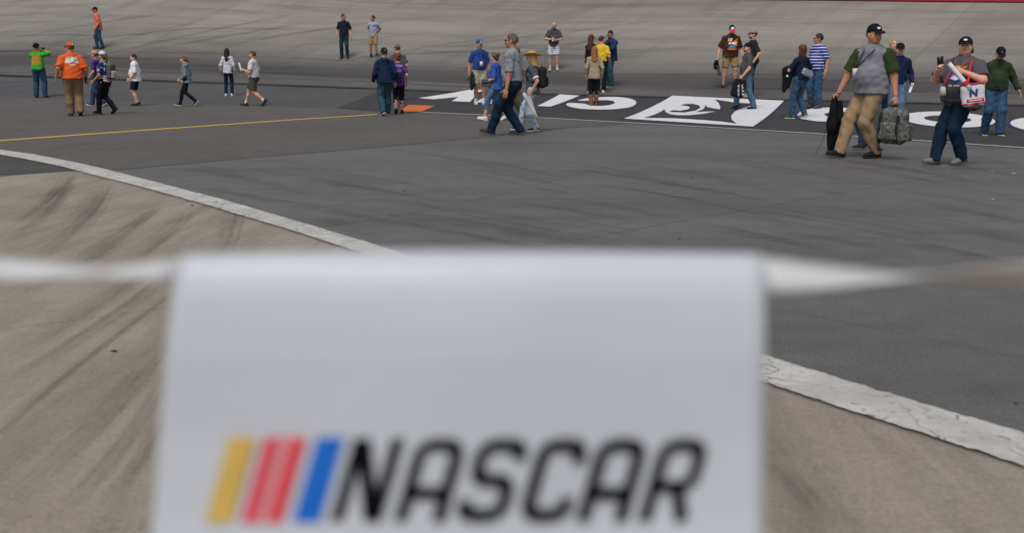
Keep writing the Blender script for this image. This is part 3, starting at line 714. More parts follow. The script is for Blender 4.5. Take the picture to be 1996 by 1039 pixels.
def person(label,px,py,top,heading,sex='m',fat=0.,feet=None,hands=(None,None),pole=(None,None),lean=0,twist=0,hy=0,hp=0,skin='#c99a80',hair=None,hat=None,shirt=None,pants=None,shoes=('#222222','#dddddd'),socks=None,
           glasses=False,beard=None,lanyard=None,detail=1.,grip=(0.,0.),group='visitors walking on the speedway'):
    global NP; NP+=1
    pp=P(); root=hit(px,py); D=root[1]*ct-(root[2]-CH)*st; Hreq=(py-top)*D/F
    fw=V3(math.cos(rad(heading)),math.sin(rad(heading)),0); rt=V3(math.sin(rad(heading)),-math.cos(rad(heading)),0)
    female=sex=='f'
    if feet is None: feet=((-.11,.02,0,-8),(.11,-.01,0,8))
    def solve(scale):
        legs=[]; hw=.088+.02*fat; hz=9.
        for i,ft in enumerate(feet):
            x,y,pit,yaw=ft[:4]; lift=ft[4] if len(ft)>4 else 0; wp=root+(rt*x+fw*y)*scale; dz=(surf(wp[0],wp[1])-root[2])/scale; p=rad(pit)
            za=.085*math.cos(p)+(.15*math.sin(p) if p>0 else .06*math.sin(-p)); ank=V3(x,y+(-.0 if p<=0 else .02),za+dz+lift); legs.append((ank,p,rad(yaw),dz))
            hx=-hw if i==0 else hw; dx=math.hypot(ank[0]-hx,ank[1]-.0); hz=min(hz,ank[2]+math.sqrt(max(.3,.848**2-dx*dx)))
        return legs,hz,hw
    legs,hz,hw=solve(1.); sc=1.
    hatp=.03 if hat else .012
    for _ in range(2):
        tot=hz+.06+.50*math.cos(rad(lean))+.275+hatp; sc=Hreq/tot; legs,hz,hw=solve(sc)
    pel=V3(0,0,hz+.04); 
    Rc=RZ(rad(twist))@RX(-rad(lean)); wa=pel+V3(0,0,.08)
    def chest(p): return (wa+Rc@(p-V3(0,0,1.06)))
    pp.chest=lambda p: chest(p)*sc
    cf=Rc@V3(0,1,0); cu=Rc@V3(0,0,1); cr_=Rc@V3(1,0,0)
    # torso numbers
    sw=.166 if not female else .148
    sw+=.03*fat; ch=.150 if not female else .132; wr_=.132 if not female else .114; hp_=.115 if not female else .128
    ch+=.045*fat; wr_+=.095*fat; hp_+=.05*fat
    sh=[chest(V3(-sw,0,1.385)),chest(V3(sw,0,1.385))]; nb=chest(V3(0,-.012,1.45)); nt_=chest(V3(0,.012,1.535))
    Rh=Rc@RZ(rad(hy))@RX(-rad(hp)); hc0=nt_; 
    def head(p): return hc0+Rh@(p-V3(0,.0,1.535))
    hipj=[pel+V3(-hw,0,-.04),pel+V3(hw,0,-.04)]; knees=[];anks=[]
    for i in range(2):
        k,a=ik(hipj[i],legs[i][0],.43,.425,V3(math.sin(legs[i][2])*.5,1,0)); knees.append(k); anks.append(a)
    elb=[];wri=[]
    for i in range(2):
        sg=-1 if i==0 else 1; hd=hands[i]
        if hd is None: tgt=sh[i]+V3(sg*(.07+.06*fat),.05,-.53)
        else: tgt=chest(V3(*hd))
        pl=pole[i] if pole[i] is not None else (sg*.35,-1,-.15); e,w_=ik(sh[i],tgt,.285,.255,Rc@V3(*pl)); elb.append(e); wri.append(w_)
    ar=1+.42*fat-(.1 if female else 0); lr=1+.32*fat-(.02 if female else 0)
    # ---- body skin
    hB=.019; S=Sdf(hB)
    S.cone(pel+V3(-.05,0,0),pel+V3(.05,0,0),hp_*.72,hp_*.72,k=.03)
    S.cone(pel+V3(0,0,.02),chest(V3(0,0,1.18)),wr_*.82,wr_*.85,1.35,cf,.04); S.cone(chest(V3(0,0,1.18)),chest(V3(0,0,1.36)),ch*.85,ch*.82,1.4,cf,.04)
    S.cone(sh[0],sh[1],.05,.05,k=.05); S.cone(nb,nt_,.058+.01*fat,.052+.012*fat,k=.03)
    for i in range(2):
        S.cone(sh[i],elb[i],.047*ar,.041*ar,k=.03); S.cone(elb[i],wri[i],.041*ar,.028*(1+.15*fat),k=.02)
        S.cone(hipj[i],knees[i],.078*lr,.054*lr,k=.04); kn=knees[i]; an=anks[i]
        S.cone(kn,kn*.6+an*.4-V3(0,.012,0),.052*lr,.055*lr,k=.02); S.cone(kn*.6+an*.4-V3(0,.012,0),an,.055*lr,.036,k=.02); S.cone(an,an+V3(0,.03,-.03),.034,.03)
    parts=[S.mesh()]
    # ---- head
    hH=.0105*detail; S=Sdf(hH)
    S.ell(head(V3(0,-.008,1.665)),(.077,.097,.098),Rh,.0); S.ell(head(V3(0,.03,1.605)),(.062+.012*fat,.068,.075),Rh,.03); S.ell(head(V3(0,.062,1.562)),(.033+.014*fat,.032,.028),Rh,.03)
    S.cone(head(V3(0,.092,1.655)),head(V3(0,.112,1.617)),.011,.016,k=.015); S.ell(head(V3(0,.082,1.678)),(.05,.018,.012),Rh,.015)
    S.ell(head(V3(0,.092,1.588)),(.024,.012,.012),Rh,.01)
    for g in (-1,1):
        S.ell(head(V3(g*.078,-.005,1.635)),(.012,.022,.032),Rh,.008); S.ell(head(V3(g*.045,.06,1.612)),(.022,.022,.024),Rh,.02); S.ell(head(V3(g*.030,.1,1.65)),(.013,.013,.009),Rh,.0,True)
    S.cone(chest(V3(0,-.01,1.44)),head(V3(0,-.005,1.60)),.058+.012*fat,.056+.012*fat,k=.025)
    parts.append(S.mesh())
    # ---- hands
    pp.hand=[]
    for i in range(2):
        sg=-1 if i==0 else 1; S=Sdf(.0075*max(1,detail*.9)); fd=nrm(wri[i]-elb[i]); 
        pn=V3(-sg,0,0)-fd*np.dot(V3(-sg,0,0),fd)          # palm faces the body
        if np.linalg.norm(pn)<.3: pn=V3(0,0,-1)-fd*np.dot(V3(0,0,-1),fd)
        pn=nrm(pn); th=nrm(np.cross(fd,pn)); 
        if np.dot(th,V3(0,1,.3))<0: th=-th
        g=grip[i]; pc=wri[i]+fd*.055; R=np.stack([th,pn,fd],1)
        S.cone(wri[i]-fd*.02,wri[i]+fd*.02,.027,.026,1.25,pn,.01); S.ell(pc,(.042,.017,.055),R,.015)
        for j,(o_,L) in enumerate(((.030,.075),(.010,.084),(-.011,.078),(-.031,.06))):
            a0=pc+th*o_+fd*.038; b1=rad(18+62*g); b2=rad(30+95*g+20*g)
            m_=a0+(fd*math.cos(b1)+pn*math.sin(b1))*L*.5; e_=m_+(fd*math.cos(b1+b2*.7)+pn*math.sin(b1+b2*.7))*L*.5
            S.cone(a0,m_,.0098,.009,k=.004); S.cone(m_,e_,.009,.0078,k=.004)
        a0=pc+th*.034-fd*.025; m_=a0+(th*.7+fd*.7+pn*.35)*.035; e_=m_+(fd*.8+th*(.25-.5*g)+pn*(.3+.5*g))*.034
        S.cone(a0,m_,.013,.011,k=.008); S.cone(m_,e_,.011,.009,k=.004); parts.append(S.mesh()); pp.hand.append((pc+fd*.035+pn*.02,fd,pn,th))
    v,f=join(parts); body=mesh_obj('person',v*sc,f,skinmat(skin)); body.location=tuple(root+V3(0,0,.006)); body.rotation_euler=(0,0,rad(heading-90))
    tag(body,label,'person',group); pp.o=body; pp.sc=sc; pp.root=root; pp.heading=heading
    pp.head=lambda p: head(p)*sc
    def part(name,S_or,mat,par=None):
        v,f=S_or.mesh() if isinstance(S_or,Sdf) else S_or
        return mesh_obj(name,np.asarray(v)*sc,f,mat,par or body)
    pp.part=part
    # ---- shirt
    hC=.0145*detail
    if shirt:
        slv=shirt.get('sleeve','short'); loose=shirt.get('loose',.018); hem=shirt.get('hem',-.06); S=Sdf(hC); S.wr=shirt.get('wr',.0068)
        S.cone(chest(V3(0,0,1.19)),chest(V3(0,.004,1.37)),ch+loose*.7,ch*.93+loose*.5,1.34,cf,.05)
        bw=max(wr_+loose*1.2,hp_+loose) if shirt.get('boxy',True) else wr_+loose
        S.cone(chest(V3(0,.0,1.21)),pel+V3(0,.0,.06),ch*.96+loose*.6,wr_+loose*1.1,1.32-.1*fat,cf,.05)
        S.cone(pel+V3(0,0,.10),pel+V3(0,.0,hem),wr_+loose,bw+.012,1.28-.1*fat,V3(0,1,0),.05,False,True)
        if fat>.25: S.ell(chest(V3(0,.055+.07*fat,1.115)),(wr_*.85,.10+.075*fat,.15+.03*fat),Rc,.06)
        if female:
            for g in (-1,1): S.ell(chest(V3(g*.068,.075+.03*fat,1.265)),(.062+.02*fat,.05+.025*fat,.062+.02*fat),Rc,.05)
        if hem<-.03:
            for g in (-1,1): S.cone(pel+V3(g*.065,-.05-.02*fat,.05),pel+V3(g*.068,-.055-.02*fat,hem),.085+.02*fat,.105+.024*fat+loose*.3,k=.05,fb=True)
        S.cone(sh[0],sh[1],.064+.012*fat,.064+.012*fat,k=.05); S.cone(chest(V3(0,-.02,1.39)),chest(V3(0,-.012,1.468)),.10,.066+.008*fat,k=.03,fb=True)
        for g,i in ((-1,0),(1,1)):
            S.cone(chest(V3(g*.035,-.01,1.455)),sh[i]+V3(0,0,.005),.045,.048+.01*fat,k=.05)
            if shirt.get('raglan'): pass
            elif slv=='short':
                e=sh[i]+(elb[i]-sh[i])*shirt.get('sl',.78); S.cone(sh[i],e,.064*ar,.068*ar+.004,k=.035,fb=True)
            elif slv=='long':
                S.cone(sh[i],elb[i],.062*ar+.006,.054*ar+.005,k=.035); S.cone(elb[i],elb[i]+(wri[i]-elb[i])*.95,.054*ar+.005,.040*ar+.004,k=.02,fb=True)
        v,f=S.mesh(); pp.bvh=BVHTree.FromPolygons([tuple(q_) for q_ in v*sc],[tuple(map(int,q_)) for q_ in f])
        pp.shirt=mesh_obj(shirt.get('name','shirt'),v*sc,f,shirt['mat'],body)
        if shirt.get('collar'):
            S=Sdf(.009*detail); S.cone(chest(V3(0,-.012,1.452)),chest(V3(0,-.004,1.488)),.074+.008*fat,.066+.008*fat,k=.0,fa=True,fb=True); part('collar',S,shirt['collar'],pp.shirt)
        if shirt.get('hood'):
            S=Sdf(.011*detail); S.wr=.003; S.ell(chest(V3(0,-.085,1.45)),(.105,.06,.06),Rc,.02); S.cone(chest(V3(-.07,-.02,1.47)),chest(V3(.07,-.02,1.47)),.045,.045,k=.03); part('hood',S,shirt['hood'],pp.shirt)
        if shirt.get('cuff'):
            for i in range(2):
                e=sh[i]+(elb[i]-sh[i])*.80; d_=nrm(elb[i]-sh[i]); S=Sdf(.010); S.cone(e-d_*.05,e,.074*ar,.074*ar,k=0,fa=True,fb=True); part('sleeve_band',S,shirt['cuff'],pp.shirt)
        if shirt.get('raglan'):
            for i in range(2):
                S=Sdf(hC); S.wr=.004; g=-1 if i==0 else 1; e=sh[i]+(elb[i]-sh[i])*.80
                S.cone(sh[i],e,.064*ar+.006,.068*ar+.010,k=.03,fb=True); S.cone(chest(V3(g*.055,-.005,1.455)),sh[i]+V3(0,0,.008),.047,.066+.01*fat,k=.03); part('sleeve',S,shirt['raglan'],pp.shirt)
    # ---- trousers
    if pants:
        kind=pants.get('kind','long'); lo=pants.get('loose',.016); S=Sdf(hC); S.wr=pants.get('wr',.0058)
        S.cone(pel+V3(-.045,-.01,-.02),pel+V3(.045,-.01,-.02),hp_*.80+lo*.7,hp_*.80+lo*.7,k=.05); S.cone(pel+V3(0,0,.085),pel+V3(0,0,-.03),wr_+.008,hp_+lo*.6,1.22-.08*fat,V3(0,1,0),.04,True,False)
        for i in range(2):
            g=-1 if i==0 else 1; kn,an=knees[i],anks[i]
            S.ell(pel+V3(g*.065,-.055-.02*fat,-.055),(.085+.02*fat,.075+.02*fat,.095),None,.05)
            if kind=='shorts':
                e=hipj[i]+(kn-hipj[i])*pants.get('len',.9); S.cone(hipj[i],e,.083*lr+lo,.076*lr+lo*1.1,k=.035,fb=True)
            else:
                fl=pants.get('flare',.0); S.cone(hipj[i],kn,.083*lr+lo,.060*lr+lo,k=.05)
                e=kn+(an-kn)*(.5 if kind=='capri' else 1.0)
                if kind=='capri': S.cone(kn,e,.060*lr+lo*.8,.058*lr+lo*.8,k=.02,fb=True)
                else:
                    md=kn*.55+an*.45-V3(0,.012,0); S.cone(kn,md,.060*lr+lo,.057*lr+lo+fl*.4,k=.02); S.cone(md,an+nrm(an-kn)*.045,.057*lr+lo+fl*.4,.050+lo*1.1+fl,k=.02,fb=True)
        pp.pants=part('shorts' if kind=='shorts' else 'trousers',S,pants['mat'])
        if pants.get('belt'):
            S=Sdf(.011*detail); S.cone(pel+V3(0,0,.052),pel+V3(0,0,.088),wr_+.017,wr_+.014,1.22-.08*fat,V3(0,1,0),0,True,True); part('belt',S,pants['belt'],pp.pants)
    # ---- shoes
    for i in range(2):
        an,p,yw,_=anks[i],legs[i][1],legs[i][2],0; R=RZ(-yw)@RX(-p)
        A=lambda q_: an+R@V3(*q_)
        S=Sdf(.0095*max(1,detail*.95)); S.cone(A((0,-.045,-.045)),A((0,.06,-.045)),.042,.045,k=.02); S.ell(A((0,.115,-.05)),(.045,.075,.036),R,.03); S.cone(A((0,-.02,-.03)),A((0,-.015,.02)),.044,.044,k=.03,fb=True)
        S.cut(A((0,0,-.066)),R@V3(0,0,-1))
        shoe=part('shoe',S,plain(shoes[0],.65))
        S=Sdf(.0095*max(1,detail*.95)); S.cone(A((0,-.045,-.07)),A((0,.04,-.07)),.046,.044,k=.02); S.ell(A((0,.115,-.07)),(.049,.084,.05),R,.03); S.cut(A((0,0,-.062)),R@V3(0,0,1)); S.cut(A((0,0,-.085)),R@V3(0,0,-1)); part('sole',S,plain(shoes[1],.7),shoe)
        if socks:
            d_=nrm(knees[i]-an); S=Sdf(.011); S.cone(an-d_*.02,an+d_*.09,.043,.047,k=.01,fb=True); part('sock',S,cloth(socks))
    # ---- hair and hat
    if hair:
        hm=hairmat(hair['c']); st_=hair.get('style','short'); S=Sdf(.0115*detail); S.wr=.004
        if st_=='bald':
            S.ell(head(V3(0,-.012,1.645)),(.083,.100,.075),Rh,.0); S.ell(head(V3(0,.09,1.62)),(.085,.10,.13),Rh,.0,True); S.ell(head(V3(0,.02,1.745)),(.09,.14,.075),Rh,0,True); S.cut(head(V3(0,0,1.585)),Rh@V3(0,0,-1))
        else:
            S.ell(head(V3(0,-.014,1.672)),(.0825,.1015,.102),Rh,.0); S.ell(head(V3(0,-.05,1.615)),(.072,.059,.073),Rh,.03)
            S.ell(head(V3(0,.122,1.612)),(.082,.088,.098),Rh,.0,True)
            if st_=='long':
                S.cone(head(V3(0,-.055,1.65)),chest(V3(0,-.105,1.33)),.078,.062,1.5,cf,.04); 
                for g in (-1,1): S.cone(head(V3(g*.062,-.02,1.66)),chest(V3(g*.085,-.06,1.36)),.035,.032,k=.03)
                S.ell(head(V3(0,.135,1.60)),(.072,.085,.10),Rh,0,True)
            if st_=='bob':
                S.cone(head(V3(0,-.045,1.66)),head(V3(0,-.05,1.50)),.082,.078,1.2,Rh@V3(0,1,0),.04)
                for g in (-1,1): S.cone(head(V3(g*.066,-.01,1.66)),head(V3(g*.07,0,1.51)),.032,.03,k=.03)
            if st_=='pony':
                S.ell(head(V3(0,-.115,1.66)),(.035,.035,.035),Rh,.02); S.cone(head(V3(0,-.13,1.65)),head(V3(0,-.15,1.48)),.032,.02,k=.02)
            if st_=='bun':
                S.cone(head(V3(-.05,-.12,1.66)),head(V3(-.075,-.13,1.60)),.045,.04,k=.02)
            if st_=='short':
                S.cut(head(V3(0,0,1.598)),Rh@V3(0,-.25,-1))
                for g in (-1,1): S.ell(head(V3(g*.09,.03,1.615)),(.03,.05,.045),Rh,0,True)
            if st_=='curly':
                for _ in range(22):
                    a=rng.uniform(0,6.28); b=rng.uniform(.05,.95); q_=head(V3(.088*math.cos(a)*math.sqrt(1-b*b*.6),-.02+.1*math.sin(a)*math.sqrt(1-b*b*.6),1.65+.1*b))
                    if np.dot(Rh.T@(q_-head(V3(0,0,1.65))),V3(0,1,0))<.05: S.ell(q_,(.03,.03,.03),None,.015)
        part('hair',S,hm)
    if beard:
        S=Sdf(.0095); S.wr=.002; S.ell(head(V3(0,.045,1.567)),(.058,.058,.045),Rh,0); S.cut(head(V3(0,0,1.592)),Rh@V3(0,0,1)); S.cut(head(V3(0,.03,1.6)),Rh@V3(0,-1,0)); part('beard',S,hairmat(beard))
    if hat:
        hm=hat['mat']; S=Sdf(.0105*detail)
        if hat.get('kind','cap')=='cap':
            bk=-1 if hat.get('back') else 1
            S.ell(head(V3(0,-.006,1.692)),(.090,.108,.094),Rh,0); S.cut(head(V3(0,0,1.683)),Rh@V3(0,.06,-1)); cap=part('cap',S,hm)
            S=Sdf(.009); S.ell(head(V3(0,bk*.125,1.688)),(.075,.078,.03),Rh@RX(rad(-14*bk)),0); S.cut(head(V3(0,bk*.1,1.694)),Rh@RX(rad(-14*bk))@V3(0,0,1)); S.cut(head(V3(0,bk*.1,1.679)),Rh@RX(rad(-14*bk))@V3(0,0,-1)); S.cut(head(V3(0,bk*.07,1.69)),Rh@V3(0,-bk,0))
            part('brim',S,hat.get('brim',hm),cap)
            if hat.get('front'):
                S=Sdf(.009); S.ell(head(V3(0,.006,1.700)),(.080,.104,.088),Rh,0); S.cut(head(V3(0,.06,1.7)),Rh@V3(0,-1,0)); S.cut(head(V3(0,0,1.695)),Rh@V3(0,0,-1)); part('front_panel',S,hat['front'],cap)
            if hat.get('badge'):
                part('emblem',ellm(head(V3(0,.097,1.727)),(.026,.008,.017),Rh@RX(rad(28))),hat['badge'],cap)
            if hat.get('badge_back'): part('emblem',ellm(head(V3(0,-.108,1.718)),(.024,.006,.018),Rh@RX(rad(-20))),hat['badge_back'],cap)
        else:
            S.ell(head(V3(0,-.005,1.70)),(.088,.105,.10),Rh,0); S.cut(head(V3(0,0,1.69)),Rh@V3(0,0,-1)); S.ell(head(V3(0,0,1.81)),(.03,.10,.03),Rh,.0,True); cap=part('straw_hat',S,hm)
            v=[];n=36
            for r,dz in ((.085,.0),(.12,-.004),(.16,.004),(.19,.02),(.19,.026),(.16,.011),(.12,.003),(.085,.008)):
                for i in range(n): a=2*math.pi*i/n; sd_=abs(math.cos(a)); v.append(head(V3(r*math.cos(a),r*1.12*math.sin(a)-.005,1.69+dz+.035*(sd_**2)*(r-.085)/.1-.02*(1-sd_)*(r-.085)/.1)))
            f=[(a*n+i,a*n+(i+1)%n,((a+1)%8)*n+(i+1)%n,((a+1)%8)*n+i) for a in range(8) for i in range(n)]; part('brim',(v,f),hm,cap)
            part('hat_band',tube([head(V3(.09*math.cos(a),.107*math.sin(a)-.005,1.70)) for a in np.linspace(0,6.28,24)],.007),plain('#5a3c22'),cap)
    # ---- face
    em=plain('#1b1512',.3); 
    if glasses:
        ps=[ellm(head(V3(g*.033,.103,1.652)),(.027,.008,.018),Rh) for g in (-1,1)]+[tube([head(V3(g*.06,.095,1.655)),head(V3(g*.083,.05,1.655)),head(V3(g*.083,-.01,1.652))],.004) for g in (-1,1)]
        part('sunglasses',join(ps),plain('#101014',.2))
    else:
        for g in (-1,1): part('eye',ellm(head(V3(g*.031,.0945,1.650)),(.0135,.006,.006),Rh),em)
    for g in (-1,1): part('eyebrow',ellm(head(V3(g*.032,.0985,1.671)),(.019,.005,.0042),Rh),hairmat(hair['c'] if hair else '#4a3626'))
    part('mouth',ellm(head(V3(0,.1015,1.587)),(.022,.005,.0045),Rh),plain('#8e4c44',.5))
    # ---- lanyard
    if lanyard and shirt:
        P0=[];zl=lanyard.get('z',1.14); xo=lanyard.get('x',0.)
        L_=[(-.062+(xo+.062)*t,None,1.44+(zl+.06-1.44)*t) for t in np.linspace(.08,1,9)]; R_=[(.062+(xo-.062)*t,None,1.44+(zl+.06-1.44)*t) for t in np.linspace(1,.08,9)]; pts=[(-.075-.012*fat,.035,1.50)]+L_+R_+[(.075+.012*fat,.035,1.50)]
        for x,y,z in pts:
            if y is None:
                o=chest(V3(x,.9,z)); h_=pp.bvh.ray_cast(Vector(o*sc),Vector(-cf)); q_=np.array(h_[0])/sc+np.array(h_[1])*(.024 if z>1.33 else .013)*(1 if np.dot(np.array(h_[1]),cf)>0 else -1)+cf*.004 if h_[0] else chest(V3(x,.15,z))
            else: q_=chest(V3(x,y,z))
            P0.append(q_)
        nk=[chest(V3(.075+.012*fat,-.04,1.505)),chest(V3(0,-.09,1.505)),chest(V3(-.075-.012*fat,-.04,1.505))]
        ly=part('lanyard',tube(resample(np.array(P0+nk+[P0[0]]),70),.0075,5),plain(lanyard['c']),pp.shirt)
        b=P0[9]; R=np.stack([cr_,cf,cu],1); part('badge',boxm(b+cf*.008-cu*.06,(.04,.004,.06),R),plain(lanyard.get('badge','#e4e2dc'),.4),ly)
    pp.pel=pel; pp.R=Rc; pp.cf=cf; pp.wri=wri; pp.elb=elb; pp.sh=sh; pp.c=chest; pp.fat=fat; pp.ch=ch
    return pp
def wpt(pp,p): # body space -> world
    a=rad(pp.heading-90); p=np.asarray(p,float)*pp.sc; return pp.root+V3(0,0,.006)+RZ(a)@p
def thing(name,label,cat,pp,parts,group=None):
    """parts: list of (name, mesh or Sdf, material) in the body space of pp; the first is the thing itself"""
    ms=[]
    for n_,m_,mt in parts:
        v,f=m_.mesh() if isinstance(m_,Sdf) else m_; ms.append((n_,np.array([wpt(pp,q_) for q_ in v]),f,mt))
    lo=ms[0][1].min(0); hi=ms[0][1].max(0); og=V3((lo[0]+hi[0])/2,(lo[1]+hi[1])/2,lo[2]); top=None
    for n_,v,f,mt in ms:
        o=mesh_obj(name if top is None else n_,v-og,f,mt,top)
        if top is None: top=o; o.location=tuple(og); tag(o,label,cat,group)
    return top
def backpack_parts(pp,cols,s=1.,pattern=None):
    c=pp.c; R=pp.R; y0=-(pp.ch/1.34+.06); m1=pattern or cloth(cols[0]); m2=cloth(cols[1]); ps=[]
    S=Sdf(.012); S.wr=.004; S.box(c(V3(0,y0-.06,1.215)),(.145*s,.085,.215*s),R,.07,.0); S.ell(c(V3(0,y0-.07,1.38)),(.11*s,.07,.06),R,.05); ps.append(('pack',S,m1))
    S=Sdf(.012); S.wr=.003; S.box(c(V3(0,y0-.135,1.13)),(.115*s,.055,.105*s),R,.045,0); ps.append(('pocket',S,m2))
    for g in (-1,1):
        P_=[c(V3(g*.075,y0-.01,1.40)),c(V3(g*.085,-.05,1.478)),c(V3(g*.09,.06,1.455)),c(V3(g*.10,pp.ch/1.3+.035,1.33)),c(V3(g*.14,pp.ch/1.5+.02,1.18)),c(V3(g*.165,-.03,1.08)),c(V3(g*.12,y0-.02,1.05))]
        P_=smooth_line(P_,24,2); nv=[nrm(p-c(V3(g*.05,-.0,1.25))) for p in P_]; ps.append(('strap',band(P_,nv,.045,.012),m2))
    ps.append(('handle',tube(smooth_line([c(V3(-.04,y0-.03,1.43)),c(V3(-.03,y0-.04,1.475)),c(V3(.03,y0-.04,1.475)),c(V3(.04,y0-.03,1.43))],12),.009),m2))
    ps.append(('zip',tube(smooth_line([c(V3(-.12*s,y0-.148,1.12)),c(V3(-.13*s,y0-.135,1.26)),c(V3(-.08*s,y0-.15,1.37)),c(V3(.08*s,y0-.15,1.37)),c(V3(.13*s,y0-.135,1.26)),c(V3(.12*s,y0-.148,1.12))],24),.006),plain('#1a1a1c')))
    return ps
def hang_cloth(pp,anchor,L,w_,d_,mat,seed=0,sleeves=True):
    """a jacket hanging from the point anchor (body space)"""
    a=np.asarray(anchor,float); S=Sdf(.0125); S.wr=.012
    S.vert=.12; S.wr=.006; S.cone(a+V3(0,0,.01),a+V3(.0,.01,-L*.45),w_*.42,w_*.62,w_/d_,V3(1,0,0),.04); S.cone(a+V3(0,.01,-L*.4),a+V3(.01,-.03,-L*.9),w_*.62,w_*.5,w_/d_,V3(1,0,0),.05)
    S.cone(a+V3(0,.05,-.05),a+V3(0,.09,-L*.75),.045,.05,k=.03); S.cone(a+V3(.01,-.06,-.05),a+V3(.0,-.09,-L),.045,.04,k=.03)
    return S
def roll(a,b,r,n=14):
    a=np.asarray(a,float); b=np.asarray(b,float); return tube(np.array([a+(b-a)*t for t in np.linspace(0,1,6)]),r,n)
def phone(pp,c_,R,mat=None): return boxm(c_,(.037,.006,.074),R,.3)
# ------------------------------------------------------------------ patterned cloths
def f_plaid(N):
    co=N.coord(); sx=N.n('SeparateXYZ'); N.l(co,sx.inputs[0]); c=(.66,.66,.70); r=c
    a=N.math('GREATER_THAN',N.math('SINE',N.math('MULTIPLY',N.math('ADD',sx.outputs[0],sx.outputs[1]),95.)),.45); b=N.math('GREATER_THAN',N.math('SINE',N.math('MULTIPLY',sx.outputs[2],95.)),.5)
    N.col(N.mix(N.math('MULTIPLY',N.math('ADD',a,b),.45),c,(.17,.17,.27))); N.bump(N.noise(co,14,4),.5,.02)
M_plaid=patterned('plaid_cotton',f_plaid)
def f_stripe(N):
    co=N.coord(); sx=N.n('SeparateXYZ'); N.l(co,sx.inputs[0]); w_=N.math('ADD',sx.outputs[2],N.math('MULTIPLY',N.noise(co,6,2),.03))
    s=N.math('GREATER_THAN',N.math('SINE',N.math('MULTIPLY',w_,93.)),.72); N.col(N.mix(s,(.022,.045,.26),(.74,.74,.78))); N.bump(N.noise(co,14,4),.5,.02)
M_stripe=patterned('striped_jersey',f_stripe)
def f_flag(N):
    co=N.coord(); sx=N.n('SeparateXYZ'); N.l(co,sx.inputs[0]); v=N.n('TexVoronoi'); v.inputs['Scale'].default_value=15; N.l(co,v.inputs['Vector'])
    star=N.math('LESS_THAN',v.outputs['Distance'],.33); top_=N.mix(star,(.018,.04,.18),(.62,.62,.72))
    st2=N.math('GREATER_THAN',N.math('SINE',N.math('MULTIPLY',N.math('ADD',sx.outputs[2],N.math('MULTIPLY',sx.outputs[0],.3)),120.)),0.); bot=N.mix(st2,(.45,.04,.06),(.68,.66,.68))
    N.col(N.mix(N.math('GREATER_THAN',N.math('ADD',sx.outputs[2],N.math('MULTIPLY',N.noise(co,9,3),.15)),1.03),bot,top_))
M_flag=patterned('flag_jersey',f_flag)
def f_heather(c1,c2):
    def g(N):
        co=N.coord(scale=(1,1,.12)); f=N.noise(co,75,4,.7); k=N.noise(N.coord(),10,4); N.col(N.mix(.5,N.ramp(f,[(.35,c1),(.65,c2)]),N.ramp(k,[(.3,tuple(v*.75 for v in c1)),(.7,c2)]))); N.bump(k,.5,.03)
    return g
M_heather=patterned('heather_jersey',f_heather((.17,.19,.205),(.32,.35,.37)))
M_heather2=patterned('pale_heather',f_heather((.42,.43,.47),(.60,.61,.66)))
def f_camo(N):
    co=N.coord(); a=N.noise(co,22,3); b=N.noise(co,38,2); c=N.mix(N.ramp(a,[(.48,0.),(.52,1.)]),(.075,.08,.074),(.125,.13,.12)); c=N.mix(N.ramp(b,[(.58,0.),(.62,1.)]),c,(.22,.225,.205)); N.col(c); N.bump(b,.4,.02)
M_camo=patterned('digital_camouflage',f_camo)
def f_galaxy(N):
    co=N.coord(); a=N.noise(co,16,4); b=N.noise(co,30,3); c=N.mix(N.ramp(a,[(.46,0.),(.56,1.)]),(.12,.05,.24),(.30,.22,.40)); N.col(N.mix(N.ramp(b,[(.58,0.),(.66,1.)]),c,(.025,.02,.045)))
M_galaxy=patterned('purple_print',f_galaxy)
def f_check(N):
    k=N.n('TexChecker'); k.inputs['Scale'].default_value=26; N.l(N.coord(),k.inputs['Vector']); k.inputs[1].default_value=(.015,.015,.02,1); k.inputs[2].default_value=(.72,.72,.72,1); N.col(k.outputs[0])
M_check=patterned('black_white_check',f_check)
def f_grid(N):
    k=N.n('TexChecker'); k.inputs['Scale'].default_value=38; N.l(N.coord(),k.inputs['Vector']); k.inputs[1].default_value=(.42,.44,.52,1); k.inputs[2].default_value=(.14,.16,.25,1); N.col(k.outputs[0])
M_gridbag=patterned('quilted_print',f_grid)
def f_print(cols,sc):
    def g(N):
        co=N.coord(scale=(1,1,1.6)); a=N.noise(co,sc,5,.7); n=len(cols); N.col(N.ramp(a,[(.3+.4*i/(n-1),lin(c)) for i,c in enumerate(cols)]))
    return g
M_backprint=patterned('shirt_back_print',f_print(['#3a3a2c','#c6cf4a','#5a5a40','#e0782c','#b8c040','#d8d8c0'],26))
M_tote=patterned('tote_print',f_print(['#b9bcc2','#d9dade','#c3c6cc','#e3e4e8'],12))
M_bleach=patterned('bleached_denim',f_print(['#5f7f9c','#8da6bd','#c0ccd6','#a8bac9'],9))
def f_clear(N):
    N.col((.66,.68,.72)); N.b.inputs['Roughness'].default_value=.25; N.b.inputs['Alpha'].default_value=.72
M_poly=patterned('clear_polythene',f_clear)
M_straw=plain('#c9994f',.8); JB=jeans('#284a6c'); JD=jeans('#122b45'); JL=jeans('#567a9c'); JM=jeans('#2f567c'); BLK=cloth('#15161a'); TEE=dict
SK=['#d3a488','#c08a6c','#b07a5e','#dcb096']
def stand(w_=.11,a=8): return ((-w_,.02,0,-a),(w_,-.02,0,a))
def walkL(s,w_=.06,pf=-12,pb=30): return ((-w_,s,pf,-4),(w_,-s,pb,6))    # left foot in front
def stepL(f,r,w_=.06,pf=-12,pb=6): return ((-w_,f,pf,-4),(w_,r,pb,6))
def stepR(f,r,w_=.06,pf=-12,pb=6): return ((-w_,r,pb,-6),(w_,f,pf,4))
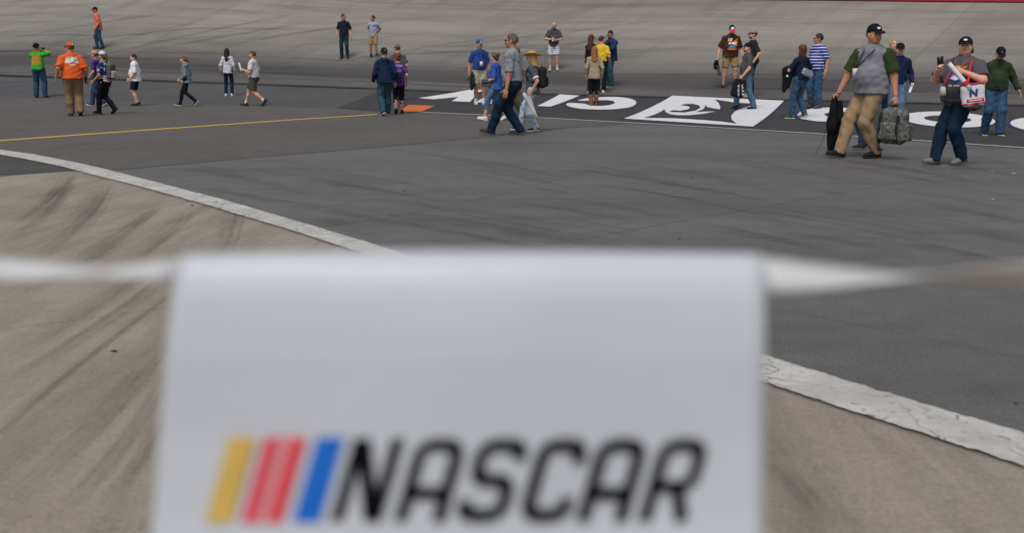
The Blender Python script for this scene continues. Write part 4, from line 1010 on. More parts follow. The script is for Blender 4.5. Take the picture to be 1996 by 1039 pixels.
def walkR(s,w_=.06,pf=-12,pb=30): return ((-w_,-s,pb,-6),(w_,s,pf,4))
SW=lambda x,y,z:(x,y,z)
# ---- group at the left
a=person('person in bright green tee with back print photographing the banking',80,190,84,92,'m',.35,stand(.15,10),((-.06,.25,1.50),(.12,.26,1.53)),((-1,.1,-.6),(1,.1,-.15)),hair=dict(c='#16130f'),hat=dict(mat=cloth('#17181d'),back=True),
  shirt=dict(mat=cloth('#36b426')),pants=dict(mat=JB,loose=.024),shoes=('#3b3a3a','#2a2a2a'),skin=SK[1],detail=1.15,hy=-15)
decal(a,rect_mesh(.27,.34),(0,1.25),True,M_backprint,'shirt_print')
thing('camera','small black camera held up by the person in the bright green tee','camera',a,[('camera',boxm(a.c(V3(.06,.33,1.60)),(.06,.025,.04),a.R),plain('#17171a')),('lens',tube([a.c(V3(.06,.35,1.60)),a.c(V3(.06,.40,1.60))],.026,12),plain('#0c0c0e'))])
a=person('heavy person in orange tee numbered nine, orange cap and khaki trousers',148,226,83,118,'m',.85,walkL(.10,.10,0,16),((-.36,-.02,.93),(.33,.06,.91)),hair=dict(c='#4a3020'),hat=dict(mat=cloth('#e8571a'),badge_back=plain('#f0ece6')),glasses=True,hy=28,
  shirt=dict(mat=cloth('#f0661a'),loose=.026,sl=.9),pants=dict(mat=cloth('#8a7258'),loose=.028,wr=.006),shoes=('#4a4138','#2e2a27'),skin=SK[1],detail=1.1)
decal(a,poly2([(-.16,-.055),(-.115,.07),(.13,.07),(.165,-.055)]),(0,1.335),True,plain('#d9d0c6',.9),'number_panel',.004); decal(a,text_mesh('9',.20,.009,.2),(0,1.342),True,plain('#2a211c',.9),'number_outline',.007); decal(a,text_mesh('9',.185,.006,.2),(0,1.345),True,plain('#f4f1ec',.9),'number',.010)  # panel, dark printed outline and white nine, all flat print
for zz,wd in ((1.425,.24),(1.255,.15),(1.235,.12)): decal(a,rect_mesh(wd,.012,4),(0,zz),True,plain('#efd9c8',.9),'lettering_line')
thing('phone_case','black phone case hanging at the khaki trousers of the orange tee person','phone case',a,[('case',boxm(a.pel+V3(.285,.03,-.10),(.02,.045,.075)),plain('#141416'))])
a=person('person in purple tee and jeans half hidden behind the flag shirt',193,207,99,180,'f',.1,walkR(.24),((-.26,.16,.92),(.26,-.05,.9)),hair=dict(c='#6b4a33',style='short'),hat=dict(mat=cloth('#c98e96'),brim=cloth('#e6e4e6')),shirt=dict(mat=cloth('#4a2a78')),pants=dict(mat=JB),shoes=('#1d2f55','#e4e4e4'),detail=1.15)
a=person('person in star and stripe tee with white cap and black trousers',209,222,100,168,'f',.12,walkL(.22,.05,-4,40),((-.22,.20,.95),(.24,-.04,.92)),hair=dict(c='#5d4433',style='pony'),hat=dict(mat=cloth('#cfd0d6'),brim=cloth('#30355c')),shirt=dict(mat=M_flag),pants=dict(mat=cloth('#17181c')),shoes=('#17171a','#1c1c1f'),detail=1.1)
thing('backpack','grey and cream backpack on the person in star and stripe tee','backpack',a,backpack_parts(a,('#5b5e60','#b9b3a2'),1.),'backpacks worn by visitors')
a=person('young person in oversized white tee, navy shorts and flip-flops',268,206,106,188,'m',.4,walkR(.06,.09,0,12),((-.22,.14,.93),(.26,.02,.9)),hair=dict(c='#2a1d17'),shirt=dict(mat=cloth('#e2e2ea'),hem=-.13,loose=.03,sl=.95),pants=dict(kind='shorts',mat=cloth('#141c33')),shoes=('#17171a','#141416'),skin=SK[3],hy=25,detail=1.15)
a=person('person in salmon shirt and dark cap high on the banking',195,94.5,14,205,'m',.2,walkR(.10,.11,0,0),((-.24,.12,.92),(.25,.05,.9)),lean=6,hair=dict(c='#33271f'),hat=dict(mat=cloth('#1d1f24')),shirt=dict(mat=cloth('#ee7d50'),hem=-.15,collar=cloth('#ee7d50')),pants=dict(mat=JB),shoes=('#2d2926','#242220'),glasses=True,hy=10,skin=SK[1],detail=1.25)
a=person('girl in grey hooded jacket with magenta lining and black leggings',367,206.5,109,180,'f',.05,walkR(.29,.04,-8,50),((-.19,.16,.98),(.19,.14,.98)),lean=4,hp=14,hair=dict(c='#7a4e30',style='pony'),shirt=dict(mat=cloth('#76818a'),sleeve='long',loose=.036,hem=-.13,name='jacket',hood=cloth('#7b868f')),pants=dict(mat=cloth('#15171d'),loose=.006),shoes=('#191a20','#e0dcdc'),skin=SK[3],detail=1.1)
S=Sdf(.011); S.cone(a.c(V3(-.05,.02,1.47)),a.c(V3(.05,.02,1.47)),.052,.052,k=.02); S.ell(a.c(V3(0,-.05,1.485)),(.085,.045,.03),a.R,.03); a.part('hood_lining',S,cloth('#c22aa0'),a.shirt)
a=person('person in pale grey sweater with long dark hair seen from behind',447,187,94,88,'f',.0,stand(.12,6),((-.27,.02,.9),(.27,.02,.9)),hair=dict(c='#2a1d18',style='long'),shirt=dict(mat=cloth('#c3c3cc'),sleeve='long',hem=-.13,loose=.028),pants=dict(mat=JD,loose=.008),shoes=('#cfcabf','#dedad0'),detail=1.1)
a=person('person in pale grey tee and dark cargo shorts striding left',498,206.5,100,172,'m',.45,walkR(.33,.06,-6,48),((-.16,.26,1.18),(.22,.22,1.1)),hair=dict(c='#5a3526'),beard='#6b4230',shirt=dict(mat=cloth('#cbc8d0'),hem=-.02),pants=dict(kind='shorts',mat=cloth('#4b4d45'),loose=.024,belt=plain('#1d1a18')),socks='#dcdcdc',shoes=('#26282a','#1c1d1f'),skin=SK[0],detail=1.1)
thing('paper_roll','white rolled paper in the hand of the pale tee and cargo shorts person','paper roll',a,[('roll',roll(a.hand[0][0]+V3(0,.02,-.06),a.hand[0][0]+V3(.02,.10,.20),.025),cloth('#e6e6e8'))])
# ---- on the banking
a=person('person in navy polo and dark jeans standing on the banking',672,113,28,268,'m',.2,stand(.12,12),((-.30,.02,.9),(.30,.02,.9)),hair=dict(c='#2b211c'),glasses=True,hy=38,hp=5,shirt=dict(mat=cloth('#1d2130'),collar=cloth('#1d2130'),hem=-.09),pants=dict(mat=jeans('#1d3a48')),shoes=('#343941','#23262b'),detail=1.25)
a=person('person in pale blue tee and khaki shorts standing on the banking',729,112,31,262,'m',.0,stand(.13,15),((-.10,-.16,1.0),(.10,-.16,1.0)),((-.8,-1,0),(.8,-1,0)),hair=dict(c='#1e1713'),hy=-42,shirt=dict(mat=cloth('#9aa5b8'),hem=-.08),pants=dict(kind='shorts',mat=cloth('#a58a60')),socks='#17181c',shoes=('#333d50','#c9c9cc'),skin=SK[2],detail=1.25)
decal(a,rect_mesh(.055,.06,4),(.075,1.33),False,plain('#1e2740',.9),'pocket_badge')
a=person('balding person in charcoal tee and plaid shorts looking down on the banking',1079,137,43,270,'m',.3,walkL(.03,.13,0,0),((-.07,.24,1.1),(.07,.25,1.12)),((-1,-.3,-.2),(1,-.3,-.2)),hp=38,hair=dict(c='#3c2c24',style='bald'),beard='#3c2b22',shirt=dict(mat=cloth('#4a4a54'),hem=-.10,sl=.85),pants=dict(kind='shorts',mat=M_plaid,loose=.024),socks='#d0d0d0',shoes=('#c4bfb6','#d8d4cc'),skin=SK[0],detail=1.2,grip=(.6,.6))
thing('drink_can','pale drink can held by the balding person on the banking','can',a,[('can',tube([a.c(V3(.05,.32,1.05)),a.c(V3(.05,.32,1.06)),a.c(V3(.05,.32,1.18)),a.c(V3(.05,.32,1.19))],.033,14),plain('#c9c2b4',.35))])
# ---- trio walking away beside the orange patch
a=person('person in dark grey tee and grey cap behind the purple backpack',777,197,87,100,'m',.3,walkR(.12),((-.28,.02,.9),(.26,.16,.98)),hair=dict(c='#4a3a2c'),hat=dict(mat=cloth('#6e675c')),shirt=dict(mat=cloth('#55565b')),pants=dict(mat=JD),shoes=('#2c2f2c','#a7b04a'),skin=SK[0],hy=20,detail=1.15)
a=person('person with short red hair, purple top and black capri leggings',778,221.5,105,98,'f',.25,walkR(.14,.09,0,18),((-.24,.05,.93),(.24,.05,.93)),hair=dict(c='#7a3318',style='curly'),shirt=dict(mat=cloth('#6a2d98'),hem=-.15,loose=.03),pants=dict(kind='capri',mat=cloth('#15151a'),loose=.008),shoes=('#18181a','#202022'),skin=SK[3],detail=1.1)
thing('backpack','purple patterned backpack worn by the red haired person','backpack',a,backpack_parts(a,('#4d3a78','#332a48'),1.02,M_galaxy),'backpacks worn by visitors')
a=person('person in navy hooded sweatshirt, dark cap and faded jeans walking away',752,225.5,93.5,112,'m',.35,walkR(.18,.10,0,20),((-.30,.10,.90),(.28,-.02,.9)),hair=dict(c='#241a15'),hat=dict(mat=cloth('#151a2b'),badge_back=plain('#6e7690')),shirt=dict(mat=cloth('#172a4c'),sleeve='long',loose=.036,hem=-.1,hood=cloth('#172a4c'),name='sweatshirt'),pants=dict(mat=jeans('#33505f'),loose=.026),shoes=('#202024','#d8d8d4'),detail=1.05)
# ---- group in the centre
a=person('person in blue polo, blue cap and pale shorts with a badge',935,203.5,78,287,'m',.3,walkL(.05,.10,0,0),((-.30,.06,.88),(.30,.02,.88)),hair=dict(c='#9a9084'),hat=dict(mat=cloth('#2450a0'),brim=cloth('#8d98b0'),badge=plain('#d8dce4')),hy=12,shirt=dict(mat=cloth('#2a4890'),collar=cloth('#2a4890'),hem=-.02),pants=dict(kind='shorts',len=.88,mat=cloth('#b0a898'),belt=plain('#1d1a18')),socks='#e2e2e2',shoes=('#d2d2d4','#e6e6e6'),skin=SK[1],lanyard=dict(c='#1b2238',z=1.12),detail=1.05,grip=(0,.7))
thing('jacket','dark navy jacket hanging beside the blue polo person','jacket',a,[('jacket',hang_cloth(a,a.hand[1][0]+V3(-.06,.07,.06),.42,.12,.07,None),cloth('#1d2538'))])
thing('folded_cap','small grey pouch held low by the blue polo person','pouch',a,[('pouch',boxm(a.hand[1][0]+V3(.04,0,-.06),(.02,.04,.06)),cloth('#5a626c'))])
a=person('person in camouflage cap hidden behind the grey tee walker',1006,229,92,180,'m',.2,walkR(.16),hair=dict(c='#3a2d22'),hat=dict(mat=M_camo),shirt=dict(mat=cloth('#3d4a50')),pants=dict(mat=cloth('#4b4a3c')),shoes=('#55432f','#3a2e22'),detail=1.15)
a=person('person in royal blue tee and denim capris seen from behind',966,235,103,165,'f',.3,walkL(.27,.07,-10,28),((-.18,.22,1.02),(.22,.1,.95)),hair=dict(c='#6a5848',style='curly'),shirt=dict(mat=cloth('#2a5ab4'),hem=-.15,loose=.03,sl=.95),pants=dict(kind='capri',mat=JL),shoes=('#dcdce0','#ececec'),skin=SK[3],hy=-20,detail=1.05)
S=Sdf(.011); S.wr=.003; hb=a.pel+V3(-.17,.19,.02); S.box(hb,(.055,.13,.095),None,.035,0)
thing('shoulder_bag','small grey shoulder bag at the hip of the royal blue tee person','bag',a,[('bag',S,cloth('#5c5f62')),('flap',boxm(hb+V3(-.058,0,.03),(.006,.10,.055)),cloth('#4c4f52')),('strap',band(smooth_line([hb+V3(.0,.1,.08),a.c(V3(-.10,.16,1.22)),a.c(V3(.10,.12,1.42)),a.c(V3(.15,-.02,1.475)),a.c(V3(.06,-.16,1.38)),a.c(V3(-.12,-.18,1.15)),hb+V3(0,-.1,.08)],30),[(-.5,.5,.5)]*10+[(0,.3,1)]*8+[(-.3,-1,.2)]*12,.022,.006),cloth('#3a3c40'))])
a=person('person in straw hat with blonde hair and bleached jeans',1037,256.5,101,176,'f',.1,stepR(.28,-.10,.06,-8,6),((-.24,.0,.92),(.24,-.08,.93)),hair=dict(c='#c89a5a',style='long'),hat=dict(kind='straw',mat=M_straw),shirt=dict(mat=cloth('#4a5a66'),cuff=cloth('#dcdce0'),hem=-.12,loose=.026),pants=dict(mat=M_bleach,loose=.014,flare=.012),shoes=('#1c2743','#e8e8e8'),skin=SK[0],detail=1.,grip=(.8,.3))
thing('backpack','black backpack under blonde hair of the straw hat person','backpack',a,backpack_parts(a,('#26272b','#1b1c1f'),1.05),'backpacks worn by visitors')
hb=a.hand[0][0]
thing('plastic_bag','clear plastic carrier bag of rolled paper held by the straw hat person','bag',a,[('bag',Sdf(.012).cone(hb+V3(-.03,0,-.04),hb+V3(-.05,-.04,-.42),.035,.12,1.6,V3(1,0,0),.02,False,True),M_poly),('handle',tube(smooth_line([hb+V3(-.03,.05,-.1),hb+V3(0,.0,.03),hb+V3(-.03,-.05,-.1)],10),.006),M_poly)])
thing('poster_roll','long white paper roll slanting from the straw hat person','paper roll',a,[('roll',roll(hb+V3(-.07,.13,.05),hb+V3(-.09,-.16,-.47),.035),cloth('#dddde2'))])
a=person('tall person in heather grey tee and navy jeans striding left in the centre',1000,263.5,67.5,176,'m',.28,stepL(.37,-.13,.05,-12,4),((-.27,.02,.86),(.27,-.02,.88)),twist=-16,lean=1,hy=6,hair=dict(c='#5c5550',style='short'),glasses=True,shirt=dict(mat=M_heather,hem=.01,loose=.026,sl=.92),pants=dict(mat=JD,belt=plain('#4a2c1c'),loose=.018),shoes=('#2b2c2b','#54524a'),skin=SK[1],detail=.9)
a.part('neck_cord',tube([a.c(V3(.066*math.cos(q_),-.012+.07*math.sin(q_),1.468-.02*math.sin(q_))) for q_ in np.linspace(0,6.28,20)],.006),plain('#7a2c3c'),a.shirt)
# ---- photo group right of centre
a=person('person in black top with long wavy brown hair facing the yellow tee',1151,180,68,40,'f',.0,stand(.09),hair=dict(c='#4d3020',style='long'),shirt=dict(mat=BLK,sleeve='long'),pants=dict(mat=cloth('#181a22'),loose=.008),shoes=('#1b1c20','#d6d6d6'),skin=SK[3],detail=1.15)
a=person('youth in yellow tee and dark trousers seen from behind',1171,180.5,71,75,'m',.1,stand(.10),((-.25,.1,.95),(.25,.1,.95)),hair=dict(c='#38281e'),hy=-35,shirt=dict(mat=cloth('#f0c419'),hem=-.03,collar=cloth('#f0c419')),pants=dict(mat=cloth('#171a20')),shoes=('#cfcfcf','#e0e0e0'),skin=SK[0],detail=1.15)
a=person('person in blue and navy jacket using a phone on the banking edge',1190,168.5,60,192,'m',.3,stand(.14,10),((-.06,.33,1.26),(.10,.34,1.24)),((-1,-.2,-.6),(1,-.2,-.6)),twist=25,hp=22,hair=dict(c='#221a16'),glasses=True,beard='#3a2c25',shirt=dict(mat=cloth('#27335e'),sleeve='long',loose=.045,hem=-.14,collar=cloth('#27335e'),name='jacket'),pants=dict(mat=jeans('#2c5560')),shoes=('#25282c','#cfcfcf'),skin=SK[1],detail=1.1,grip=(.6,.6))
decal(a,rect_mesh(.34,.46,12),(0,1.13),True,cloth('#2a5cc0'),'back_panel',.006)
decal(a,rect_mesh(.16,.42),(.03,1.18),False,cloth('#15161b'),'undershirt',.006); decal(a,rect_mesh(.06,.085,4),(.05,1.16),False,plain('#cfc6bd'),'badge',.012)
thing('phone','dark phone in the hands of the blue and navy jacket person','phone',a,[('phone',boxm((a.hand[0][0]+a.hand[1][0])/2+V3(0,.02,.05),(.037,.008,.07),RX(rad(-40)),.3),plain('#15171c',.3)),('screen',boxm((a.hand[0][0]+a.hand[1][0])/2+V3(0,.014,.044),(.033,.003,.062),RX(rad(-40)),.2),plain('#2c3c55',.15))])
a=person('person in beige sweater, black leggings and brown boots seen from behind',1157,206.5,91,92,'f',.05,stand(.075,4),((-.24,.04,.93),(.24,.04,.93)),hair=dict(c='#96603a',style='long'),shirt=dict(mat=cloth('#a5927c'),sleeve='long',hem=-.15,loose=.03),pants=dict(mat=cloth('#131417'),loose=.006),shoes=('#6e4a30','#3a2a1e'),skin=SK[3],detail=1.05)
for i in range(2):
    x=-.075 if i==0 else .075; S=Sdf(.011); S.cone(V3(x,0,.06),V3(x*1.05,-.0,.34),.064,.072,k=.01,fb=True); S.wr=.003; a.part('boot_shaft',S,plain('#7d5638',.7))
# ---- brown tee and companions
a=person('heavy person in brown racing tee and khaki cargo shorts with a red white cap',1421,168.5,49,270,'m',.5,walkL(.03,.17,0,0),((-.34,.03,.9),(.36,.06,.9)),hp=30,hair=dict(c='#4a3020'),hat=dict(mat=cloth('#1d2030'),front=cloth('#e6e2e6'),brim=cloth('#d8203c')),beard='#7a3c28',shirt=dict(mat=cloth('#4a2f20'),hem=-.11,loose=.03,sl=.95),pants=dict(kind='shorts',mat=cloth('#9a7d50'),loose=.018),shoes=('#2a5560','#22343a'),skin=SK[0],detail=1.1,grip=(0,.8))
decal(a,poly2([(-.02,-.03),(.16,.10),(.13,.02),(.18,-.02),(.12,-.04),(.15,-.12),(.0,-.09)]),(.02,1.30),False,plain('#e2aa1c',.9),'splash_print',.004)
decal(a,text_mesh('18',.13,.004,.25),(-.07,1.345),False,plain('#eeeae4',.9),'number',.008); decal(a,text_mesh('BUSCH',.075,.003,.25),(.02,1.25),False,plain('#eeeae4',.9),'lettering',.009)
decal(a,poly2([(-.11,-.03),(-.09,.02),(-.04,.045),(.05,.04),(.10,.01),(.11,-.03)]),(.01,1.15),False,plain('#3f8fb4',.9),'car_print',.006); decal(a,poly2([(-.14,-.02),(-.1,.0),(.1,.0),(.14,-.02),(.1,-.05),(-.1,-.05)]),(.01,1.11),False,plain('#d98a3a',.9),'car_print',.005)
hb=a.hand[1][0]; S=Sdf(.011); S.wr=.004; S.ell(hb+V3(.06,.02,-.17),(.075,.1,.15),None,0); S.ell(hb+V3(.06,.09,-.17),(.03,.06,.08),None,0,True)
S2=Sdf(.011); S2.wr=.006; S2.cone(hb+V3(.02,.05,-.22),hb+V3(-.03,.07,-.44),.045,.05,k=.01)
thing('carrier_bag','black and white carrier bag in the hand of the brown tee person','bag',a,[('bag',S,cloth('#1c1d28')),('handle',tube(smooth_line([hb+V3(.06,-.04,-.05),hb+V3(0,0,.03),hb+V3(.06,.05,-.05)],10),.012),cloth('#cfd0d8')),('inner_bag',S2,cloth('#4c4c54'))])
a=person('person in black tee and grey cap standing behind the checkered bag carrier',1463,188.5,58,185,'m',.1,stand(.10),((-.26,.06,.92),(.20,-.10,1.0)),hair=dict(c='#33281f'),hat=dict(mat=cloth('#8b8f94')),glasses=True,beard='#4a352a',shirt=dict(mat=cloth('#25272a'),collar=cloth('#25272a')),pants=dict(mat=JD),shoes=('#8a8478','#c9c4b8'),skin=SK[0],detail=1.1)
a=person('person in charcoal tee, black cap and faded jeans carrying a checkered bag',1453,213.5,84,186,'m',.35,walkL(.14,.06,0,34),((-.30,.16,.92),(.26,.0,.9)),twist=0,hair=dict(c='#3a2a20'),hat=dict(mat=cloth('#16171b')),beard='#7a5038',shirt=dict(mat=cloth('#4a4c4c'),hem=-.05,loose=.024),pants=dict(mat=jeans('#4a7590'),loose=.02),shoes=('#1e2338','#1b1d28'),skin=SK[0],detail=1.05,grip=(.9,0)) if False else person('person in charcoal tee, black cap and faded jeans carrying a checkered bag',1453,213.5,84,186,'m',.35,walkR(.22,.06,30,2),((-.26,.20,.92),(.26,.0,.9)),hair=dict(c='#3a2a20'),hat=dict(mat=cloth('#16171b')),beard='#7a5038',shirt=dict(mat=cloth('#4a4c4c'),hem=-.05,loose=.024),pants=dict(mat=jeans('#4a7590'),loose=.02),shoes=('#1e2338','#1b1d28'),skin=SK[0],detail=1.05,grip=(.9,0))
hb=a.hand[0][0]; S=Sdf(.012); S.wr=.005; S.box(hb+V3(-.02,.05,-.26),(.07,.17,.24),RX(rad(14)),.06,0)
thing('checkered_bag','black duffel bag with checkered straps beside the faded jeans','bag',a,[('bag',S,cloth('#1b1c20')),('strap',band(smooth_line([hb+V3(-.10,-.06,-.48),hb+V3(-.10,-.03,-.2),hb+V3(-.04,-.01,-.02)],14),(-1,0,0),.045,.01),M_check),('strap',band(smooth_line([hb+V3(-.10,.06,-.48),hb+V3(-.10,.08,-.2),hb+V3(-.04,.03,-.02)],14),(-1,0,0),.045,.01),M_check)])
# ---- couple with the jacket and striped polo
a=person('person in blue and white striped polo and jeans',1588,211.5,67,208,'m',.4,stand(.14,10),((-.30,.02,.88),(.26,.1,.9)),hy=-35,hair=dict(c='#2d2520'),glasses=True,shirt=dict(mat=M_stripe,collar=cloth('#1d2b66'),hem=-.06,loose=.024),pants=dict(mat=JM,loose=.02),shoes=('#6a3c22','#4a2a18'),skin=SK[1],detail=1.05)
a.part('wristwatch',tube([a.wri[0]+V3(.036*math.cos(q_),.036*math.sin(q_),.02) for q_ in np.linspace(0,6.28,14)],.009),plain('#c9c9cc',.3))
a=person('person in navy top and blue jeans with brown hair seen from behind',1556,231.5,88,125,'f',.45,walkL(.09,.13,0,14),((-.10,.26,1.13),(.22,.16,1.05)),((-1,-.3,-.4),(1,-.3,-.4)),hair=dict(c='#5c3620',style='bob'),hy=10,shirt=dict(mat=cloth('#171e36'),hem=-.05,sl=.9),pants=dict(mat=JM,loose=.012),shoes=('#3f5a4a','#d8d2c0'),skin=SK[0],detail=1.)
S=Sdf(.0125); S.wr=.006; S.vert=.2; fa_=(a.elb[0]+a.wri[0])/2; S.ell(fa_+V3(-.03,.0,.02),(.12,.15,.10),None,0); S.cone(fa_+V3(-.05,.05,0),fa_+V3(-.07,.07,-.46),.10,.055,1.4,V3(1,0,0),.05); S.cone(fa_+V3(-.02,-.06,0),fa_+V3(-.04,-.02,-.36),.08,.05,k=.05)
thing('jacket','black jacket with white emblem over the arm of the navy top person','jacket',a,[('jacket',S,cloth('#131621')),('emblem',ellm(fa_+V3(-.125,-.05,-.12),(.012,.03,.03)),plain('#e6e6e6'))])
S=Sdf(.011); S.wr=.004; hb=a.c(V3(.02,-.17,1.10)); Rb=RY(rad(18)); S.box(hb,(.17,.05,.085),Rb,.04,0)
thing('quilted_bag','blue grey chequered bag under the arm of the navy top person','bag',a,[('bag',S,M_gridbag),('tab',boxm(hb+V3(.18,-.01,-.05),(.022,.02,.035)),plain('#f05a2a')),('strap',tube(smooth_line([hb+V3(-.14,0,.06),a.c(V3(-.16,-.10,1.38)),a.c(V3(-.13,.02,1.475)),a.c(V3(-.17,.12,1.25))],16),.009),cloth('#2c3148'))])
# ---- people behind the big man
a=person('person with blonde hair behind the navy sweater',1732,226,78,262,'f',.05,stand(.1),hair=dict(c='#b98a52',style='bob'),shirt=dict(mat=cloth('#3d4048'),sleeve='long'),pants=dict(mat=JD),skin=SK[3],detail=1.1)
a=person('person in navy sweater, black cap and jeans behind the camouflage backpack',1743,246,85,258,'m',.2,walkL(.1,.1,0,8),((-.28,.08,.92),(.28,.04,.9)),hair=dict(c='#2a201a'),hat=dict(mat=cloth('#16181d')),hp=6,shirt=dict(mat=cloth('#16244a'),sleeve='long',collar=cloth('#16244a')),pants=dict(mat=JL),shoes=('#202226','#d0d0d0'),skin=SK[0],detail=1.05,grip=(.8,0))
thing('paper_roll','white rolled paper in the hand of the navy sweater person','paper roll',a,[('roll',roll(a.hand[0][0]+V3(.05,.10,-.12),a.hand[0][0]+V3(-.03,-.04,.08),.026),cloth('#e6e6e8'))])
a=person('person in red top and jeans almost hidden behind the khaki trousers',1682,290.5,100,190,'f',.1,walkL(.07,.06,0,12),((-.16,.05,1.0),(.16,.05,1.0)),hair=dict(c='#5a3c28'),shirt=dict(mat=cloth('#b01f42')),pants=dict(mat=JB,loose=.014),shoes=('#26261f','#8a8a5c'),detail=1.05)
# ---- the big man
a=person('big person in grey and green raglan tee and khaki trousers, foreground right',1688,307,50,196,'m',.68,stepR(.34,-.09,.09,-8,2),((-.33,.02,.87),(.40,.10,.87)),twist=34,hy=52,hp=2,lean=1,hair=dict(c='#2a1c16'),hat=dict(mat=cloth('#121722'),badge=plain('#dfe4ea')),shirt=dict(mat=cloth('#7d7f87'),raglan=cloth('#34461f'),wr=.0045,hem=-.08,loose=.028),pants=dict(mat=cloth('#a08566'),loose=.014,wr=.006),shoes=('#15151a','#1c1c20'),skin='#c48e72',lanyard=dict(c='#2a2c3a',z=1.16,x=.15,badge='#d8cfd2'),detail=.85,grip=(.9,.9))
hb=a.hand[0][0]; Rb=RZ(rad(28)); bc=hb+V3(-.03,.02,-.29); S=Sdf(.011); S.wr=.006
S.box(bc,(.19,.095,.225),Rb,.085,0); S.ell(bc+V3(0,0,.16),(.14,.085,.08),Rb,.06)
pk=[('pack',S,M_camo)]
S=Sdf(.011); S.wr=.005; S.box(bc+Rb@V3(.02,.10,-.06),(.125,.05,.12),Rb,.045,0); pk.append(('pocket',S,M_camo))
S=Sdf(.011); S.wr=.004; S.box(bc+Rb@V3(-.19,0,-.07),(.04,.07,.11),Rb,.035,0); pk.append(('side_pocket',S,M_camo))
for g in (-.10,.13): pk.append(('strap',band(smooth_line([bc+Rb@V3(g,.06,.2),bc+Rb@V3(g,.12,.12),bc+Rb@V3(g,.155,-.05),bc+Rb@V3(g,.10,-.21)],16),Rb@V3(0,1,.1),.025,.01),cloth('#23262c')))
pk.append(('handle',tube(smooth_line([bc+Rb@V3(-.05,0,.22),hb+V3(-.02,0,-.015),hb+V3(.02,0,-.015),bc+Rb@V3(.05,0,.22)],14),.012),cloth('#1f2226')))
pk.append(('dangling_strap',band(smooth_line([bc+Rb@V3(.15,0,-.19),bc+Rb@V3(.20,.02,-.24),bc+Rb@V3(.17,.02,-.31),bc+Rb@V3(.11,.02,-.30)],14),Rb@V3(0,1,0),.022,.006),cloth('#2c3444')))
thing('backpack','grey camouflage backpack carried low by the big person in khaki trousers','backpack',a,pk)
hb=a.hand[1][0]; S=Sdf(.012); S.wr=.008; S.vert=.25
S.cone(hb+V3(.0,.02,0),hb+V3(.04,.0,-.35),.06,.105,1.5,V3(.5,.8,0),.04); S.cone(hb+V3(.04,0,-.3),hb+V3(.06,-.01,-.62),.105,.07,1.5,V3(.5,.8,0),.05); S.cone(hb+V3(0,-.06,-.05),hb+V3(.0,-.10,-.55),.05,.045,k=.04)
thing('jacket','black jacket dangling from the hand of the big person in khaki trousers','jacket',a,[('jacket',S,cloth('#14151a')),('lining',Sdf(.011).cone(hb+V3(.06,.0,-.58),hb+V3(.06,-.01,-.68),.055,.035,1.5,V3(.5,.8,0),.0),cloth('#274a7a')),('drawstring',tube(smooth_line([hb+V3(.08,.05,-.35),hb+V3(.16,.08,-.6),hb+V3(.24,.1,-.72)],12),.003),plain('#20222a'))])
a.part('wristband',tube([a.wri[1]-(a.wri[1]-a.elb[1])*.06+a.R@V3(.036*math.cos(q_),.036*math.sin(q_),0) for q_ in np.linspace(0,6.28,14)],.008),plain('#8d9096',.3))
# ---- green sweater and the woman with the tote
a=person('person in dark green sweater, navy cap and jeans walking at the right edge',1933,265,91,258,'m',.4,walkL(.12,.12,-4,10),((-.40,.05,.92),(.30,.02,.9)),hp=30,hair=dict(c='#2a1d17'),beard='#5a3826',hat=dict(mat=cloth('#151a2a'),badge=plain('#596078')),shirt=dict(mat=cloth('#2f4029'),sleeve='long',collar=cloth('#1d2436'),loose=.028),pants=dict(mat=JM,loose=.024),shoes=('#1b1d26','#d8d8da'),skin=SK[0],detail=1.)
a=person('heavy person in charcoal tee and navy flared jeans holding up a phone',1862,320.5,74,196,'f',1.25,stepR(.28,-.05,.07,-4,10),((-.09,.27,1.31),(.22,.36,1.35)),((-1.0,-.25,-.55),(.6,-.4,-1)),twist=34,hy=14,hp=-6,lean=1,hair=dict(c='#5a3420',style='bun'),hat=dict(mat=cloth('#131722'),badge=plain('#dfe4ea')),shirt=dict(mat=cloth('#575259'),hem=-.06,loose=.022,sl=.85),pants=dict(mat=jeans('#0f2b46'),loose=.0,flare=.02),shoes=('#77736a','#55524c'),skin='#dba890',lanyard=dict(c='#c0504a',z=1.06,x=.15,badge='#d9d2d4'),detail=.85,grip=(.8,.8))
decal(a,poly2([(-.12,-.06),(-.10,.03),(0,.08),(.11,.05),(.13,-.03),(.04,-.09)]),(-.02,1.265),False,plain('#2c3c8a',.9),'car_print',.004); decal(a,poly2([(-.07,-.03),(-.02,.03),(.07,.03),(.09,-.01),(.02,-.05)]),(-.02,1.255),False,plain('#d8d8de',.9),'car_print',.008)
decal(a,poly2([(-.13,0),(-.03,.055),(.12,.04),(.05,.01)]),(-.03,1.345),False,plain('#e0a02c',.9),'splash_print',.006); decal(a,poly2([(-.03,-.04),(.0,.04),(.03,-.01)]),(.09,1.27),False,plain('#c83c34',.9),'splash_print',.009)
for x,wd in ((-.06,.05),(.02,.07)): decal(a,rect_mesh(wd,.022,4),(x,1.135),False,plain('#cfcbd0',.9),'lettering_line')
hb=a.hand[1][0]; fd,pn,th=a.hand[1][1:]; pc=hb+V3(.0,.01,.05)
thing('phone','black phone raised in the hand of the charcoal tee person','phone',a,[('phone',boxm(pc,(.04,.007,.08),RZ(rad(66))@RX(rad(-12))@RY(rad(10)),.3),plain('#17191e',.3)),('screen',boxm(pc+RZ(rad(66))@V3(0,-.006,0),(.036,.004,.074),RZ(rad(66))@RX(rad(-12))@RY(rad(10)),.2),plain('#1f3a44',.15))])
yf=.36
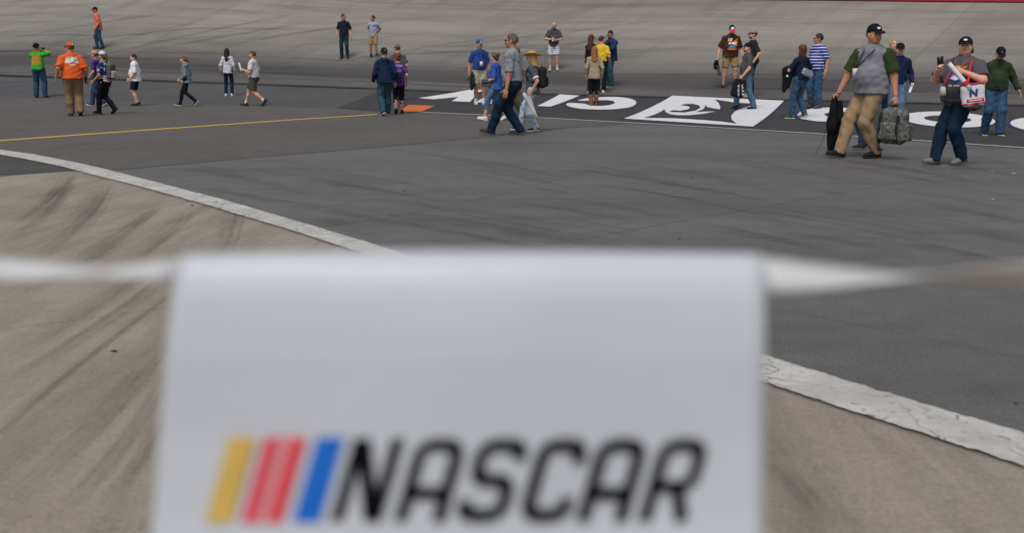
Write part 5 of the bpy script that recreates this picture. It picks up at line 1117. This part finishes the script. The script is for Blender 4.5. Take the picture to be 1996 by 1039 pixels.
tb=a.c(V3(-.24,yf-.02,1.02)); Rb=a.R@RZ(rad(22))@RY(rad(8)); S=Sdf(.011); S.wr=.006; S.box(tb,(.145,.06,.155),Rb,.05,0); S.cut(tb+Rb@V3(0,0,.15),Rb@V3(0,0,1))
tp=[('bag',S,M_tote)]
S=Sdf(.010); S.box(tb+Rb@V3(0,0,-.115),(.150,.068,.014),Rb,.012,0); tp.append(('red_trim',S,cloth('#c22a3c'))); S=Sdf(.010); S.box(tb+Rb@V3(0,0,.14),(.148,.063,.010),Rb,.009,0); tp.append(('red_trim',S,cloth('#c22a3c')))
tv,tf=text_mesh('N',.13,.008,.1); tp.append(('letter',(np.array([tb+Rb@V3(-x,.066,y+.02) for x,y in tv]),tf),plain('#34486e')))
tp.append(('name_strip',boxm(tb+Rb@V3(-.02,.064,-.072),(.105,.006,.022),Rb),plain('#c83c54')))
tv,tf=text_mesh('RACE DAY',.034,.001,0) if False else rect_mesh(.16,.012,4); tp.append(('lettering_line',(np.array([tb+Rb@V3(-.02-x,.0725,-.072+y) for x,y in tv]),tf),plain('#ead9dc')))
S=Sdf(.011); S.wr=.008; S.ell(tb+Rb@V3(-.01,.01,-.165),(.10,.055,.05),Rb,0); tp.append(('dark_contents',S,cloth('#3c3434')))
st_=[tb+Rb@V3(.08,.04,.14),a.c(V3(-.16,.28,1.24)),a.c(V3(-.125,.16,1.41)),a.c(V3(-.13,.02,1.49)),a.c(V3(-.16,-.12,1.42))]
tp.append(('strap',band(smooth_line(st_,22),[nrm(V3(-.4,.7,.5))]*22,.03,.008),cloth('#d62f38')))
thing('tote_bag','white tote bag with red trim hanging from the charcoal tee person','tote bag',a,tp)
r0=a.c(V3(.06,yf+.10,1.43)); r1=a.c(V3(-.22,yf+.05,1.10))
thing('poster_tube','white poster tube with red cap gripped by the charcoal tee person','poster tube',a,[('tube',roll(r0,r1,.030),cloth('#d6d7df')),('red_band',roll(r0+(r1-r0)*.72,r0+(r1-r0)*.86,.036),cloth('#d22f3c'))])
# ------------------------------------------------------------------ end
